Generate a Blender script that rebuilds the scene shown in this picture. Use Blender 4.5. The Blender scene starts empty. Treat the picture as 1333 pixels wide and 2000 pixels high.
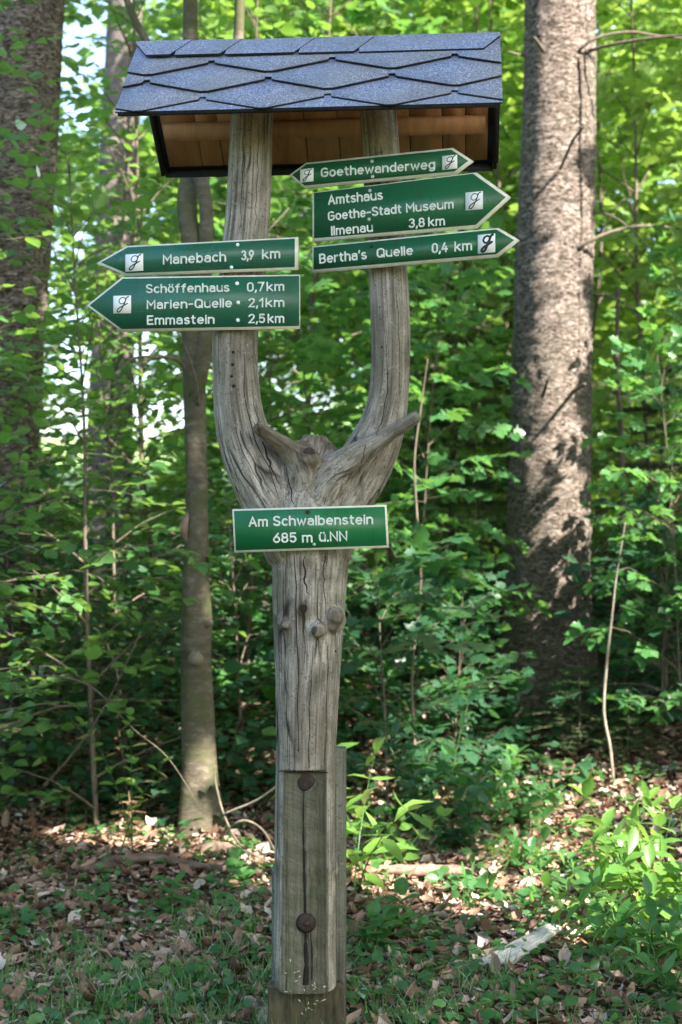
import bpy, bmesh, math, random
import numpy as np
from mathutils import Vector

# ------------------------------------------------------------------ camera, sky, sun, exposure
S = bpy.context.scene
COL = S.collection
F = 2730.0          # focal length in pixels of the 1333 x 2000 photograph
CY, CZ = -4.2, 1.6  # camera position on the y axis and its height
cam = bpy.data.cameras.new('camera')
cam_o = bpy.data.objects.new('camera', cam)
COL.objects.link(cam_o)
cam_o.location = (0, CY, CZ)
cam_o.rotation_euler = (math.radians(90), 0, 0)
cam.sensor_fit = 'VERTICAL'
cam.sensor_height = 24.0
cam.lens = 24.0 * F / 2000.0
cam.clip_end = 800
cam.dof.use_dof = True
cam.dof.focus_distance = 4.12
cam.dof.aperture_fstop = 2.1
S.camera = cam_o

SUN_AZ, SUN_EL = math.radians(48), math.radians(42)   # behind the viewer, towards +x
SUN = np.array([math.sin(SUN_AZ) * math.cos(SUN_EL), -math.cos(SUN_AZ) * math.cos(SUN_EL), math.sin(SUN_EL)])
sun = bpy.data.lights.new('sun', 'SUN')
sun.energy = 5.0
sun.angle = math.radians(0.53)
sun.color = (1.0, 0.93, 0.82)
sun_o = bpy.data.objects.new('sun', sun)
COL.objects.link(sun_o)
sun_o.location = Vector(SUN) * 40
sun_o.rotation_euler = Vector(SUN).to_track_quat('Z', 'Y').to_euler()

W = bpy.data.worlds.new('World')
S.world = W
W.use_nodes = True
nt = W.node_tree
sky = nt.nodes.new('ShaderNodeTexSky')
sky.sky_type = 'NISHITA'
sky.sun_disc = False
sky.dust_density = 2.0
sky.air_density = 1.0
sky.sun_elevation = SUN_EL
sky.sun_rotation = math.pi - SUN_AZ
nt.links.new(sky.outputs[0], nt.nodes['Background'].inputs[0])
nt.nodes['Background'].inputs[1].default_value = 0.13

S.view_settings.view_transform = 'Standard'
S.view_settings.look = 'None'
S.view_settings.gamma = 1
S.view_settings.exposure = 2.45
S.cycles.use_denoising = True
S.cycles.max_bounces = 8
S.cycles.diffuse_bounces = 4
S.cycles.transmission_bounces = 4
S.cycles.sample_clamp_indirect = 6

rnd = random.Random(7)
RS = np.random.RandomState(11)


def P(px, py, d):
    """the point seen at a pixel of the photograph, d metres in front of the viewer"""
    return np.array([(px - 666.5) * d / F, CY + d, CZ + (1000 - py) * d / F])


def sm(a, b, x):
    t = np.clip((x - a) / (b - a), 0, 1)
    return t * t * (3 - 2 * t)


def ground_h(x, y):
    x = np.asarray(x, float); y = np.asarray(y, float)
    r = 0.10 + 0.05 * sm(-1.5, 2.0, x)
    h = r * np.clip(y - 2.4, 0, 40) * sm(2.0, 5.0, y)
    h = h + sm(10, 40, y) * 0.06 * np.clip(y - 10, 0, 60) * sm(-4, 6, x)
    h = h + 0.025 * np.sin(x * 2.1 + y * 1.3) + 0.02 * np.sin(x * 4.7 - y * 3.1) * sm(-2, 1, y)
    h = h + 0.25 * sm(1.0, 3.0, x) * sm(0.2, 3.5, y)
    return h - 0.01


# ------------------------------------------------------------------ mesh helpers
def mesh_np(name, V, faces, mats, midx=None, attrs=None, smooth=False):
    """faces: list of int arrays (n, k)"""
    me = bpy.data.meshes.new(name)
    V = np.asarray(V, np.float32)
    me.vertices.add(len(V)); me.vertices.foreach_set('co', V.ravel())
    faces = [np.asarray(f, np.int32) for f in faces if len(f)]
    nl = sum(f.size for f in faces); npoly = sum(len(f) for f in faces)
    me.loops.add(nl); me.polygons.add(npoly)
    me.loops.foreach_set('vertex_index', np.concatenate([f.ravel() for f in faces]))
    tot = np.concatenate([np.full(len(f), f.shape[1], np.int32) for f in faces])
    me.polygons.foreach_set('loop_start', np.concatenate([[0], np.cumsum(tot)[:-1]]).astype(np.int32))
    if midx is not None:
        me.polygons.foreach_set('material_index', np.asarray(midx, np.int32))
    if smooth:
        me.polygons.foreach_set('use_smooth', np.ones(npoly, bool))
    for m in (mats if isinstance(mats, (list, tuple)) else [mats]):
        me.materials.append(m)
    me.update(calc_edges=True)
    for k, a in (attrs or {}).items():
        a = np.asarray(a, np.float32)
        at = me.attributes.new(k, 'FLOAT' if a.ndim == 1 else 'FLOAT_VECTOR', 'POINT')
        at.data.foreach_set('value' if a.ndim == 1 else 'vector', a.ravel())
    return me


ORG = {}


def tag(o, label=None, cat=None, group=None, kind=None):
    if label: o['label'] = label
    if cat: o['category'] = cat
    if group: o['group'] = group
    if kind: o['kind'] = kind
    return o


def thing(name, label, cat, loc, group=None):
    o = bpy.data.objects.new(name, None)
    o.empty_display_size = 0.1
    COL.objects.link(o)
    o.location = Vector(loc)
    ORG[o.name] = np.array(loc, float)
    return tag(o, label, cat, group)


def link(name, me, parent=None):
    o = bpy.data.objects.new(name, me)
    COL.objects.link(o)
    if parent is not None:
        o.parent = parent
        ORG[o.name] = ORG[parent.name]
    else:
        ORG[o.name] = np.zeros(3)
    return o


def part(name, V, faces, mat, parent=None, smooth=False, midx=None, attrs=None, label=None):
    """V in world coordinates; the mesh is stored relative to its thing"""
    V = np.asarray(V, float)
    if parent is not None:
        V = V - ORG[parent.name]
    o = link(name, mesh_np(name, V, faces, mat, midx, attrs, smooth), parent)
    if label: o['label'] = label
    return o


class MB:
    """collects pieces of one mesh"""
    def __init__(s): s.V = []; s.F = {}; s.n = 0; s.M = {}; s.A = []
    def add(s, V, faces, m=0, a=None):
        V = np.asarray(V, float)
        for f in faces:
            f = np.asarray(f, int)
            if f.ndim == 1: f = f[None]
            s.F.setdefault(f.shape[1], []).append(f + s.n)
            s.M.setdefault(f.shape[1], []).append(np.full(len(f), m))
        s.V.append(V); s.n += len(V)
        s.A.append(np.full(len(V), 0.0) if a is None else np.broadcast_to(a, len(V)))
        return s
    def get(s):
        ks = sorted(s.F)
        return (np.concatenate(s.V), [np.concatenate(s.F[k]) for k in ks],
                np.concatenate([np.concatenate(s.M[k]) for k in ks]), np.concatenate(s.A))
    def build(s, name, mat, parent=None, smooth=False, label=None, rnd_attr=False):
        V, f, m, a = s.get()
        return part(name, V, f, mat, parent, smooth, m, {'rnd': a} if rnd_attr else None, label)


def frames(pts):
    pts = np.asarray(pts, float)
    t = np.gradient(pts, axis=0)
    t /= np.linalg.norm(t, axis=1)[:, None] + 1e-12
    up = np.array([0, -1.0, 0]) if abs(t[0][1]) < 0.9 else np.array([1.0, 0, 0])
    e1 = np.zeros_like(pts); e = up
    for i in range(len(pts)):
        e = e - t[i] * e.dot(t[i]); e = e / np.linalg.norm(e); e1[i] = e
    return t, e1, np.cross(t, e1)


def tube(pts, rad, n=8, cap=True, wob=0.0, seed=0, rfun=None):
    pts = np.asarray(pts, float); rad = np.broadcast_to(np.asarray(rad, float), len(pts))
    t, e1, e2 = frames(pts)
    a = np.arange(n) * 2 * math.pi / n
    R = rad[:, None] * np.ones((1, n))
    if wob:
        rs = np.random.RandomState(seed)
        for k in range(2, 6):
            R = R * (1 + wob / k * np.sin(k * a[None] + rs.rand() * 6 + np.arange(len(pts))[:, None] * rs.uniform(-.25, .25)))
        R = R * (1 + wob * .4 * rs.randn(len(pts), 1) * .5)
    if rfun is not None:
        R = R * rfun(np.arange(len(pts))[:, None] / (len(pts) - 1), a[None], pts)
    V = (pts[:, None] + R[..., None] * (np.cos(a)[None, :, None] * e1[:, None] + np.sin(a)[None, :, None] * e2[:, None])).reshape(-1, 3)
    i = np.arange(len(pts) - 1)[:, None] * n; j = np.arange(n)[None]; k = (j + 1) % n
    q = np.stack([i + j, i + k, i + n + k, i + n + j], -1).reshape(-1, 4)
    fs = [q]
    if cap:
        m = len(V)
        V = np.vstack([V, pts[0], pts[-1]])
        jj = np.arange(n); kk = (jj + 1) % n
        b = (len(pts) - 1) * n
        fs += [np.stack([np.full(n, m), kk, jj], 1), np.stack([np.full(n, m + 1), b + jj, b + kk], 1)]
    return V, fs


def smooth_path(ctrl, n):
    """Catmull-Rom through the rows of ctrl (any width)"""
    c = np.asarray(ctrl, float)
    c = np.vstack([2 * c[0] - c[1], c, 2 * c[-1] - c[-2]])
    u = np.linspace(0, len(c) - 3 - 1e-6, n); i = u.astype(int); f = (u - i)[:, None]
    p0, p1, p2, p3 = c[i], c[i + 1], c[i + 2], c[i + 3]
    return 0.5 * (2 * p1 + (p2 - p0) * f + (2 * p0 - 5 * p1 + 4 * p2 - p3) * f ** 2 + (3 * p1 - p0 - 3 * p2 + p3) * f ** 3)


def box(c, ex, ey, ez, hx, hy, hz):
    c = np.asarray(c, float)
    s = np.array([[-1, -1, -1], [1, -1, -1], [1, 1, -1], [-1, 1, -1], [-1, -1, 1], [1, -1, 1], [1, 1, 1], [-1, 1, 1]])
    V = c + s[:, :1] * hx * ex + s[:, 1:2] * hy * ey + s[:, 2:] * hz * ez
    q = np.array([[0, 3, 2, 1], [4, 5, 6, 7], [0, 1, 5, 4], [1, 2, 6, 5], [2, 3, 7, 6], [3, 0, 4, 7]])
    return V, [q]


# ------------------------------------------------------------------ materials
class N:
    """tiny node graph helper"""
    def __init__(s, name):
        s.m = bpy.data.materials.new(name); s.m.use_nodes = True
        s.t = s.m.node_tree; s.b = s.t.nodes['Principled BSDF']; s.out = s.t.nodes['Material Output']
    def n(s, typ, **kw):
        o = s.t.nodes.new('ShaderNode' + typ)
        for k, v in kw.items():
            if k.startswith('i_'):
                key = k[2:]; key = int(key) if key.isdigit() else key
                sock = o.inputs[key]
                if isinstance(v, bpy.types.NodeSocket): s.t.links.new(v, sock)
                else: sock.default_value = v
            else: setattr(o, k, v)
        return o
    def l(s, a, b): s.t.links.new(a, b)
    def vec(s, kind='Object', scale=(1, 1, 1)):
        if kind == 'grain': o = s.n('Attribute', attribute_name='grain').outputs['Vector']
        else: o = s.n('TexCoord').outputs[kind]
        return s.n('Mapping', i_Vector=o, i_Scale=scale).outputs[0]
    def noise(s, vec, scale, detail=4, rough=.55, dist=0):
        return s.n('TexNoise', i_Vector=vec, i_Scale=scale, i_Detail=detail, i_Roughness=rough, i_Distortion=dist).outputs['Fac']
    def ramp(s, fac, stops):
        r = s.n('ValToRGB', i_Fac=fac); e = r.color_ramp.elements
        while len(e) > 1: e.remove(e[-1])
        for i, (p, c) in enumerate(stops):
            k = e[0] if i == 0 else e.new(p)
            k.position = p
            k.color = (*c, 1) if isinstance(c, tuple) else (c, c, c, 1)
        return r.outputs[0]
    def mix(s, fac, a, b, mode='MIX'):
        o = s.n('Mix', data_type='RGBA', blend_type=mode)
        for sock, v in ((o.inputs[0], fac), (o.inputs[6], a), (o.inputs[7], b)):
            if isinstance(v, bpy.types.NodeSocket): s.l(v, sock)
            elif isinstance(v, tuple): sock.default_value = (*v, 1)
            else: sock.default_value = v
        return o.outputs[2]
    def math(s, op, a, b=0.0, c=0.0):
        o = s.n('Math', operation=op)
        for k, v in enumerate((a, b, c)):
            if isinstance(v, bpy.types.NodeSocket): s.l(v, o.inputs[k])
            else: o.inputs[k].default_value = v
        return o.outputs[0]
    def bump(s, h, strength=.5, dist=.01, normal=None):
        o = s.n('Bump', i_Height=h, i_Strength=strength, i_Distance=dist)
        if normal is not None: s.l(normal, o.inputs['Normal'])
        return o.outputs[0]
    def done(s, col=None, rough=.8, normal=None, spec=.3, metal=0):
        for nm, v in (('Base Color', col), ('Roughness', rough), ('Specular IOR Level', spec), ('Metallic', metal), ('Normal', normal)):
            if v is None: continue
            if isinstance(v, bpy.types.NodeSocket): s.l(v, s.b.inputs[nm])
            else: s.b.inputs[nm].default_value = (*v, 1) if isinstance(v, tuple) else v
        return s.m


def mat_weathered(name, light, dark, tint, coord='grain', ax=(1, 1, 1), attrs=False):
    g = N(name)
    v = g.vec(coord, ax)
    st = g.n('Mapping', i_Vector=v, i_Scale=(38, 38, 1.3)).outputs[0]
    fine = g.n('Mapping', i_Vector=v, i_Scale=(150, 150, 5)).outputs[0]
    n1 = g.noise(st, 1.0, 6, .65, .4); n2 = g.noise(fine, 1.0, 4, .6)
    big = g.noise(v, 4.5, 4, .6, .5); sp = g.noise(v, 130, 2, .5)
    pen = g.noise(g.n('Mapping', i_Vector=v, i_Scale=(95, 95, 1.1)).outputs[0], 1.0, 5, .6, .3)
    c = g.ramp(n1, [(.3, dark), (.45, tuple((a + b) / 2 for a, b in zip(light, dark))), (.62, light)])
    c = g.mix(g.ramp(big, [(.42, 0.), (.62, .75)]), c, tint)
    big2 = g.noise(g.n('Mapping', i_Vector=v, i_Scale=(9, 9, 3.2)).outputs[0], 1.0, 5, .65, .8)
    c = g.mix(g.ramp(big2, [(.50, 0.), (.66, .65)]), c, tuple(x * .5 for x in tint))
    c = g.mix(g.ramp(pen, [(.34, .8), (.46, 0.)]), c, tuple(x * .5 for x in dark))
    c = g.mix(g.ramp(n2, [(.35, .5), (.55, 0.)]), c, tuple(x * .5 for x in dark))
    c = g.mix(g.ramp(sp, [(.58, 0.), (.68, .55)]), c, tuple(x * .4 for x in dark))
    sp2 = g.noise(v, 60, 4, .7)
    c = g.mix(g.ramp(sp2, [(.60, 0.), (.70, .35)]), c, (.56, .55, .50))
    # drying cracks that follow the grain
    wv = g.n('TexVoronoi', feature='DISTANCE_TO_EDGE', i_Vector=g.n('Mapping', i_Vector=g.mix(.035, v, g.n('TexNoise', i_Vector=v, i_Scale=6.).outputs['Color']), i_Scale=(17, 17, .8)).outputs[0], i_Scale=1.).outputs[0]
    cr = g.math('MULTIPLY', g.ramp(wv, [(.0, 1.), (.035, 0.)]), g.ramp(g.noise(v, 3.1, 2), [(.5, 0.), (.58, 1.)]))
    c = g.mix(g.math('MULTIPLY', cr, .55), c, (.03, .025, .02))
    h = g.math('SUBTRACT', g.math('ADD', g.math('MULTIPLY', n1, .35), g.math('ADD', g.math('MULTIPLY', n2, .5), g.math('MULTIPLY', pen, .5))), g.math('MULTIPLY', cr, 1.2))
    if attrs:
        # old bark left on stubs and knots, and the sawn lower face (both are marks of the wood itself)
        sa = g.n('Attribute', attribute_name='stain').outputs['Fac']; fa = g.n('Attribute', attribute_name='sawn').outputs['Fac']
        brown = g.ramp(n1, [(.3, (.035, .027, .018)), (.5, (.095, .074, .048)), (.7, (.19, .15, .10))])
        c = g.mix(g.math('MULTIPLY', sa, g.ramp(n2, [(.2, 1.), (.8, .6)])), c, brown)
        rot = g.n('Mapping', i_Vector=g.n('TexCoord').outputs['Object'], i_Rotation=(0, -.42, 0)).outputs[0]
        saw = g.noise(g.n('Mapping', i_Vector=rot, i_Scale=(22, 6, 130)).outputs[0], 1., 3, .6, .9)
        fc = g.ramp(n1, [(.3, (.055, .05, .034)), (.5, (.125, .113, .08)), (.7, (.20, .186, .14))])
        fc = g.mix(g.ramp(sp2, [(.4, .1), (.6, .6)]), fc, g.ramp(saw, [(.38, .45), (.62, 1.3)]), 'MULTIPLY')
        fc = g.mix(g.ramp(pen, [(.34, .8), (.46, 0.)]), fc, (.04, .036, .026))
        fc = g.mix(g.ramp(big, [(.45, 0.), (.65, .6)]), fc, (.10, .112, .06))
        c = g.mix(g.math('MULTIPLY', cr, .9), g.mix(fa, c, fc), (.018, .015, .012))
    return g.done(c, .88, g.bump(h, .6, .006), .2)


def mat_simple(name, a, b, scale=20, rough=.7, bump=.2, stretch=(1, 1, 1), spec=.3, dist=.003):
    g = N(name); v = g.vec('Object', stretch)
    n = g.noise(v, scale, 5, .6)
    return g.done(g.ramp(n, [(.3, a), (.7, b)]), rough, g.bump(n, bump, dist) if bump else None, spec)


def mat_leaf(name, c1, c2, c3, trans, gloss=.32, bright=1.0):
    g = N(name); t = g.t
    a = g.n('Attribute', attribute_name='rnd').outputs['Fac']
    obj = g.n('ObjectInfo').outputs['Random']
    vein = g.noise(g.vec('Object'), 45, 3)
    f = g.math('ADD', g.math('MULTIPLY', a, .75), g.math('MULTIPLY', obj, .25))
    c = g.ramp(f, [(.0, c1), (.5, c2), (.9, c3)])
    c = g.mix(.35, c, g.ramp(vein, [(.3, .55), (.7, 1.4)]), 'MULTIPLY')
    tc = g.mix(.75, g.mix(1.0, c, (3.0, 3.1, 1.6), 'MULTIPLY'), trans)
    d = g.n('BsdfDiffuse', i_Color=c); tr = g.n('BsdfTranslucent', i_Color=tc)
    gl = g.n('BsdfGlossy', i_Color=(1, 1, 1, 1), i_Roughness=gloss)
    lw = g.n('LayerWeight', i_Blend=.25)
    m1 = g.n('MixShader', i_0=.45, i_1=d.outputs[0], i_2=tr.outputs[0])
    m2 = g.n('MixShader', i_0=g.math('MULTIPLY_ADD', lw.outputs['Fresnel'], .35, .015), i_1=m1.outputs[0], i_2=gl.outputs[0])
    g.l(m2.outputs[0], g.out.inputs[0])
    return g.m


M = {}
M['wood'] = mat_weathered('weathered_wood', (.54, .475, .405), (.125, .109, .09), (.165, .138, .096), attrs=True)
M['wood_dark'] = mat_weathered('sawn_weathered_wood', (.26, .25, .21), (.10, .098, .082), (.12, .13, .085), 'Object')
M['stub'] = mat_weathered('barky_branch', (.30, .255, .195), (.10, .083, .06), (.20, .19, .12))
M['foot'] = mat_simple('damp_mossy_wood', (.035, .03, .018), (.125, .105, .062), 22, .9, .5, (3, 3, .6), .2, .005)
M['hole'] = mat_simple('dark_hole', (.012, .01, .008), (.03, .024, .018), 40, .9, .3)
M['rust'] = mat_simple('rusty_iron', (.022, .016, .014), (.065, .04, .03), 90, .75, .5)
M['cream'] = mat_simple('cream_paint', (.62, .58, .46), (.78, .76, .68), 30, .5, .1)
M['white'] = mat_simple('white_paint', (.82, .82, .80), (.88, .88, .86), 40, .85, .05, (1, 1, 1), .1)
M['letter'] = mat_simple('white_lettering', (.60, .62, .56), (.80, .80, .76), 90, .85, .1, (1, 1, 1), .1)
M['ink'] = mat_simple('black_ink', (.012, .012, .012), (.025, .03, .025), 40, .5, 0)
M['screw'] = mat_simple('screw_metal', (.35, .35, .34), (.6, .6, .58), 80, .35, .1)


def mat_sign(name, c):
    g = N(name); v = g.vec('Object')
    n = g.noise(v, 7, 4, .6); n2 = g.noise(v, 160, 2)
    col = g.mix(g.ramp(n, [(.35, 0.), (.75, .5)]), c, tuple(x * .72 + .012 for x in c))
    col = g.mix(g.ramp(n2, [(.68, 0.), (.76, .25)]), col, (.12, .2, .14))
    run = g.noise(g.n('Mapping', i_Vector=v, i_Scale=(70, 70, 5)).outputs[0], 1., 4, .6, .3)
    col = g.mix(g.ramp(run, [(.53, 0.), (.68, .55)]), col, (.045, .075, .04))
    sc_ = g.noise(g.n('Mapping', i_Vector=v, i_Rotation=(0, .5, 0), i_Scale=(9, 9, 260)).outputs[0], 1., 2, .5)
    col = g.mix(g.ramp(sc_, [(.69, 0.), (.74, .3)]), col, (.16, .24, .18))
    return g.done(col, g.ramp(n, [(.3, .24), (.7, .46)]), g.bump(g.noise(v, 35, 3), .06, .002), .45)


M['green_a'] = mat_sign('green_sign_paint', (.012, .120, .050))
M['green_b'] = mat_sign('sky_tinted_green_paint', (.018, .125, .075))  # sky reflection on the left arrow boards put into the green
M['green_c'] = mat_sign('bright_green_sign_paint', (.014, .165, .055))

g = N('slate_shingle'); v = g.vec('Object')
n1 = g.noise(v, 210, 3, .8); n2 = g.noise(v, 6, 4); n3 = g.n('TexVoronoi', i_Vector=v, i_Scale=300.).outputs['Color']; n3 = g.n('RGBToBW', i_Color=n3).outputs[0]; n3 = g.ramp(n3, [(.2, .2), (.8, .8)])
c = g.ramp(n1, [(.34, (.085, .105, .175)), (.5, (.235, .265, .395)), (.64, (.50, .54, .70))])
c = g.mix(.38, c, n3, 'OVERLAY')
n4 = g.noise(v, 3.2, 5, .7); n5 = g.noise(v, 38, 4, .7)
c = g.mix(g.ramp(n4, [(.45, 0.), (.62, .55)]), c, (.16, .168, .20))
c = g.mix(g.ramp(n5, [(.62, 0.), (.72, .5)]), c, (.20, .215, .17))
c = g.mix(g.ramp(n2, [(.4, 0.), (.7, .4)]), c, (.26, .28, .31))
M['shingle'] = g.done(c, .9, g.bump(n1, .5, .002), .25)
M['felt'] = mat_simple('black_roofing_felt', (.012, .012, .014), (.03, .03, .034), 60, .85, .3)


def mat_board():
    g = N('brown_stained_board'); v = g.vec('Object')
    n1 = g.noise(g.n('Mapping', i_Vector=v, i_Scale=(30, 9, 3)).outputs[0], 1., 5, .6, .6)
    n2 = g.noise(v, 5, 3)
    c = g.ramp(n1, [(.3, (.25, .112, .05)), (.7, (.45, .225, .105))])
    c = g.mix(g.ramp(n2, [(.4, 0.), (.7, .5)]), c, (.50, .29, .15))
    return g.done(c, .65, g.bump(n1, .15, .002), .3)


M['board'] = mat_board()

g = N('spruce_bark'); v = g.vec('Object')
vd = g.mix(.05, v, g.n('TexNoise', i_Vector=v, i_Scale=11., i_Detail=3.).outputs['Color'])
f1 = g.noise(g.n('Mapping', i_Vector=vd, i_Scale=(17, 17, 48)).outputs[0], 1., 5, .62, .8)
f2 = g.noise(g.n('Mapping', i_Vector=vd, i_Scale=(42, 42, 105)).outputs[0], 1., 4, .65, .6)
fl = g.n('TexVoronoi', feature='F1', distance='CHEBYCHEV', i_Vector=g.n('Mapping', i_Vector=vd, i_Scale=(20, 20, 52)).outputs[0], i_Scale=1., i_Randomness=1.)
fi = g.noise(v, 120, 4, .7); bg = g.noise(v, 2.2, 4)
hh = g.math('ADD', g.math('MULTIPLY', f1, .42), g.math('MULTIPLY', f2, .58))
c = g.ramp(hh, [(.36, (.030, .024, .019)), (.44, (.095, .075, .06)), (.52, (.25, .20, .175)), (.64, (.44, .37, .335))])
pit = g.n('TexVoronoi', feature='F1', i_Vector=g.n('Mapping', i_Vector=vd, i_Scale=(19, 19, 46)).outputs[0], i_Scale=1.)
c = g.mix(g.math('MULTIPLY', g.ramp(pit.outputs['Distance'], [(.16, .95), (.30, 0.)]), g.ramp(g.noise(v, 7, 3), [(.38, 0.), (.55, 1.)])), c, (.022, .017, .014))
low = g.n('SeparateXYZ', i_Vector=v).outputs['Z']
c = g.mix(g.math('MULTIPLY', g.ramp(g.noise(v, 3.0, 5, .7), [(.35, .2), (.6, .9)]), g.ramp(g.math('MULTIPLY', low, .45), [(.2, 1.), (.75, 0.)])), c, (.085, .074, .05))
c = g.mix(.35, c, g.ramp(fl.outputs['Color'], [(.1, .55), (.9, 1.4)]), 'MULTIPLY')
c = g.mix(.45, c, g.ramp(fi, [(.3, .5), (.7, 1.35)]), 'MULTIPLY')
c = g.mix(g.ramp(bg, [(.5, 0.), (.7, .4)]), c, (.17, .155, .12))
h = g.math('ADD', g.math('ADD', g.math('MULTIPLY', g.ramp(hh, [(.38, 0.), (.56, 1.)]), .7), g.math('MULTIPLY', fl.outputs['Distance'], -.25)), g.math('MULTIPLY', fi, .35))
M['spruce'] = g.done(c, .92, g.bump(h, .9, .02), .15)

g = N('beech_bark'); v = g.vec('Object')
n1 = g.noise(g.n('Mapping', i_Vector=v, i_Scale=(7, 7, 22)).outputs[0], 1., 5, .6, .3); n2 = g.noise(v, 5, 4); n3 = g.noise(v, 90, 3)
c = g.ramp(n1, [(.3, (.115, .10, .075)), (.7, (.205, .182, .145))])
c = g.mix(g.ramp(n2, [(.42, 0.), (.65, .6)]), c, (.145, .12, .075))
c = g.mix(g.ramp(n3, [(.62, 0.), (.75, .5)]), c, (.10, .085, .065))
M['beech'] = g.done(c, .8, g.bump(n1, .3, .006), .2)
g = N('beech_bark_dark'); v = g.vec('Object')
n1 = g.noise(g.n('Mapping', i_Vector=v, i_Scale=(14, 14, 30)).outputs[0], 1., 6, .7, .6); n2 = g.noise(v, 7, 5, .65); n3 = g.noise(v, 140, 3)
n4 = g.noise(g.n('Mapping', i_Vector=v, i_Scale=(3, 3, 60)).outputs[0], 1., 3, .6, .5)
c = g.ramp(n1, [(.3, (.06, .05, .035)), (.55, (.125, .105, .077)), (.75, (.235, .207, .16))])
c = g.mix(g.ramp(n2, [(.45, 0.), (.6, .75)]), c, (.065, .075, .028))
c = g.mix(g.ramp(n3, [(.56, 0.), (.68, .6)]), c, (.06, .05, .04))
c = g.mix(g.ramp(n4, [(.58, 0.), (.66, .5)]), c, (.07, .06, .045))
M['beech'] = g.done(c, .85, g.bump(g.math('ADD', n1, g.math('MULTIPLY', n4, .5)), .5, .008), .15)
g = N('pale_mottled_bark'); v = g.vec('Object')
n1 = g.noise(g.n('Mapping', i_Vector=v, i_Scale=(9, 9, 20)).outputs[0], 1., 5, .7); n2 = g.noise(v, 3, 3)
c = g.ramp(n1, [(.3, (.07, .058, .052)), (.7, (.20, .168, .155))])
M['pale'] = g.done(c, .9, g.bump(n1, .6, .01), .15)
M['twig'] = mat_simple('twig_bark', (.07, .055, .042), (.17, .14, .105), 40, .85, .3, (1, 1, .3))
M['twig_pale'] = mat_simple('pale_dead_twig', (.30, .245, .19), (.48, .42, .34), 40, .85, .3, (1, 1, .3))
M['twig_mid'] = mat_simple('grey_brown_stem', (.12, .10, .075), (.34, .30, .24), 30, .85, .4, (1, 1, .4))
M['deadfir'] = mat_simple('dead_fir_needles', (.09, .052, .03), (.19, .115, .065), 40, .9, 0)
M['log'] = mat_simple('rotting_wood', (.06, .042, .032), (.21, .15, .115), 16, .9, .6, (1, 1, 1), .15, .01)
M['barkless'] = mat_simple('bare_fallen_branch', (.15, .092, .065), (.29, .20, .155), 20, .85, .5, (1, 1, 1), .15, .006)
M['split_g'] = mat_weathered('pale_split_wood_grain', (.70, .67, .63), (.36, .33, .29), (.48, .44, .38))
M['split'] = mat_simple('pale_split_wood', (.40, .38, .36), (.66, .63, .60), 14, .8, .4, (1, 9, 9), .2, .004)

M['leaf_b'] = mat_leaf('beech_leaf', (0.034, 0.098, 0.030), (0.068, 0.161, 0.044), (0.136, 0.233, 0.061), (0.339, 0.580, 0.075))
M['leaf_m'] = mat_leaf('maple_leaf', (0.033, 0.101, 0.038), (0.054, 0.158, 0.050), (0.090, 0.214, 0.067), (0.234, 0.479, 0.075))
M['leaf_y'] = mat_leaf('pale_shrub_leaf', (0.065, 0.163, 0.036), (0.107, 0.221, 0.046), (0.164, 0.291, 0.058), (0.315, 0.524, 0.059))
M['leaf_s'] = mat_leaf('sunlit_maple_leaf', (0.074, 0.165, 0.039), (0.138, 0.242, 0.051), (0.212, 0.320, 0.068), (0.424, 0.601, 0.100))  # sunlight on the high maples put into a yellower leaf colour
M['leaf_d'] = mat_leaf('shaded_undergrowth_leaf', (0.015, 0.055, 0.032), (0.027, 0.088, 0.041), (0.043, 0.117, 0.050), (0.100, 0.275, 0.063), .4)  # understorey shade darkened into the leaf colour
M['leaf_far'] = mat_leaf('far_wood_leaf', (0.048, 0.133, 0.029), (0.111, 0.220, 0.041), (0.207, 0.303, 0.058), (0.477, 0.681, 0.106), .4)
M['needle'] = mat_leaf('fir_needle', (.018, .060, .018), (.03, .085, .026), (.05, .12, .03), (.06, .18, .03), .4)
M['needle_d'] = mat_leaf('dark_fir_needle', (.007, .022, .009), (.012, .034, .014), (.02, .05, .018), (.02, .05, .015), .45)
M['leaf_c'] = mat_leaf('canopy_leaf', (.022, .060, .020), (.035, .085, .028), (.05, .11, .035), (.09, .18, .05), .4)  # kept dark so the added crowns tint the light less
M['grass'] = mat_leaf('grass_blade', (.06, .14, .045), (.09, .19, .06), (.16, .26, .10), (.22, .42, .09), .3)
M['seed'] = mat_simple('seed_head', (.50, .46, .34), (.68, .64, .50), 40, .7, 0)

g = N('dry_leaf'); t = g.t
a = g.n('Attribute', attribute_name='rnd').outputs['Fac']
c = g.ramp(a, [(.0, (.07, .044, .033)), (.22, (.17, .098, .064)), (.5, (.29, .185, .128)), (.75, (.42, .325, .26)), (1., (.60, .53, .50))])
c = g.mix(.4, c, g.ramp(g.noise(g.vec('Object'), 60, 4), [(.3, .5), (.7, 1.4)]), 'MULTIPLY')
M['dry'] = g.done(c, .75, None, .25)

g = N('forest_soil'); v = g.vec('Object')
n1 = g.noise(v, 9, 6, .7); n2 = g.noise(v, 55, 4, .7); n3 = g.noise(v, 1.3, 4)
c = g.ramp(n2, [(.3, (.032, .022, .015)), (.55, (.085, .055, .037)), (.75, (.17, .115, .08))])
c = g.mix(g.ramp(n1, [(.45, 0.), (.62, .7)]), c, (.05, .075, .025))
M['soil'] = g.done(c, .95, g.bump(n2, .8, .03), .1)
M['meadow'] = mat_simple('bright_meadow', (.16, .30, .08), (.34, .46, .18), 2.0, .9, 0)

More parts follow.
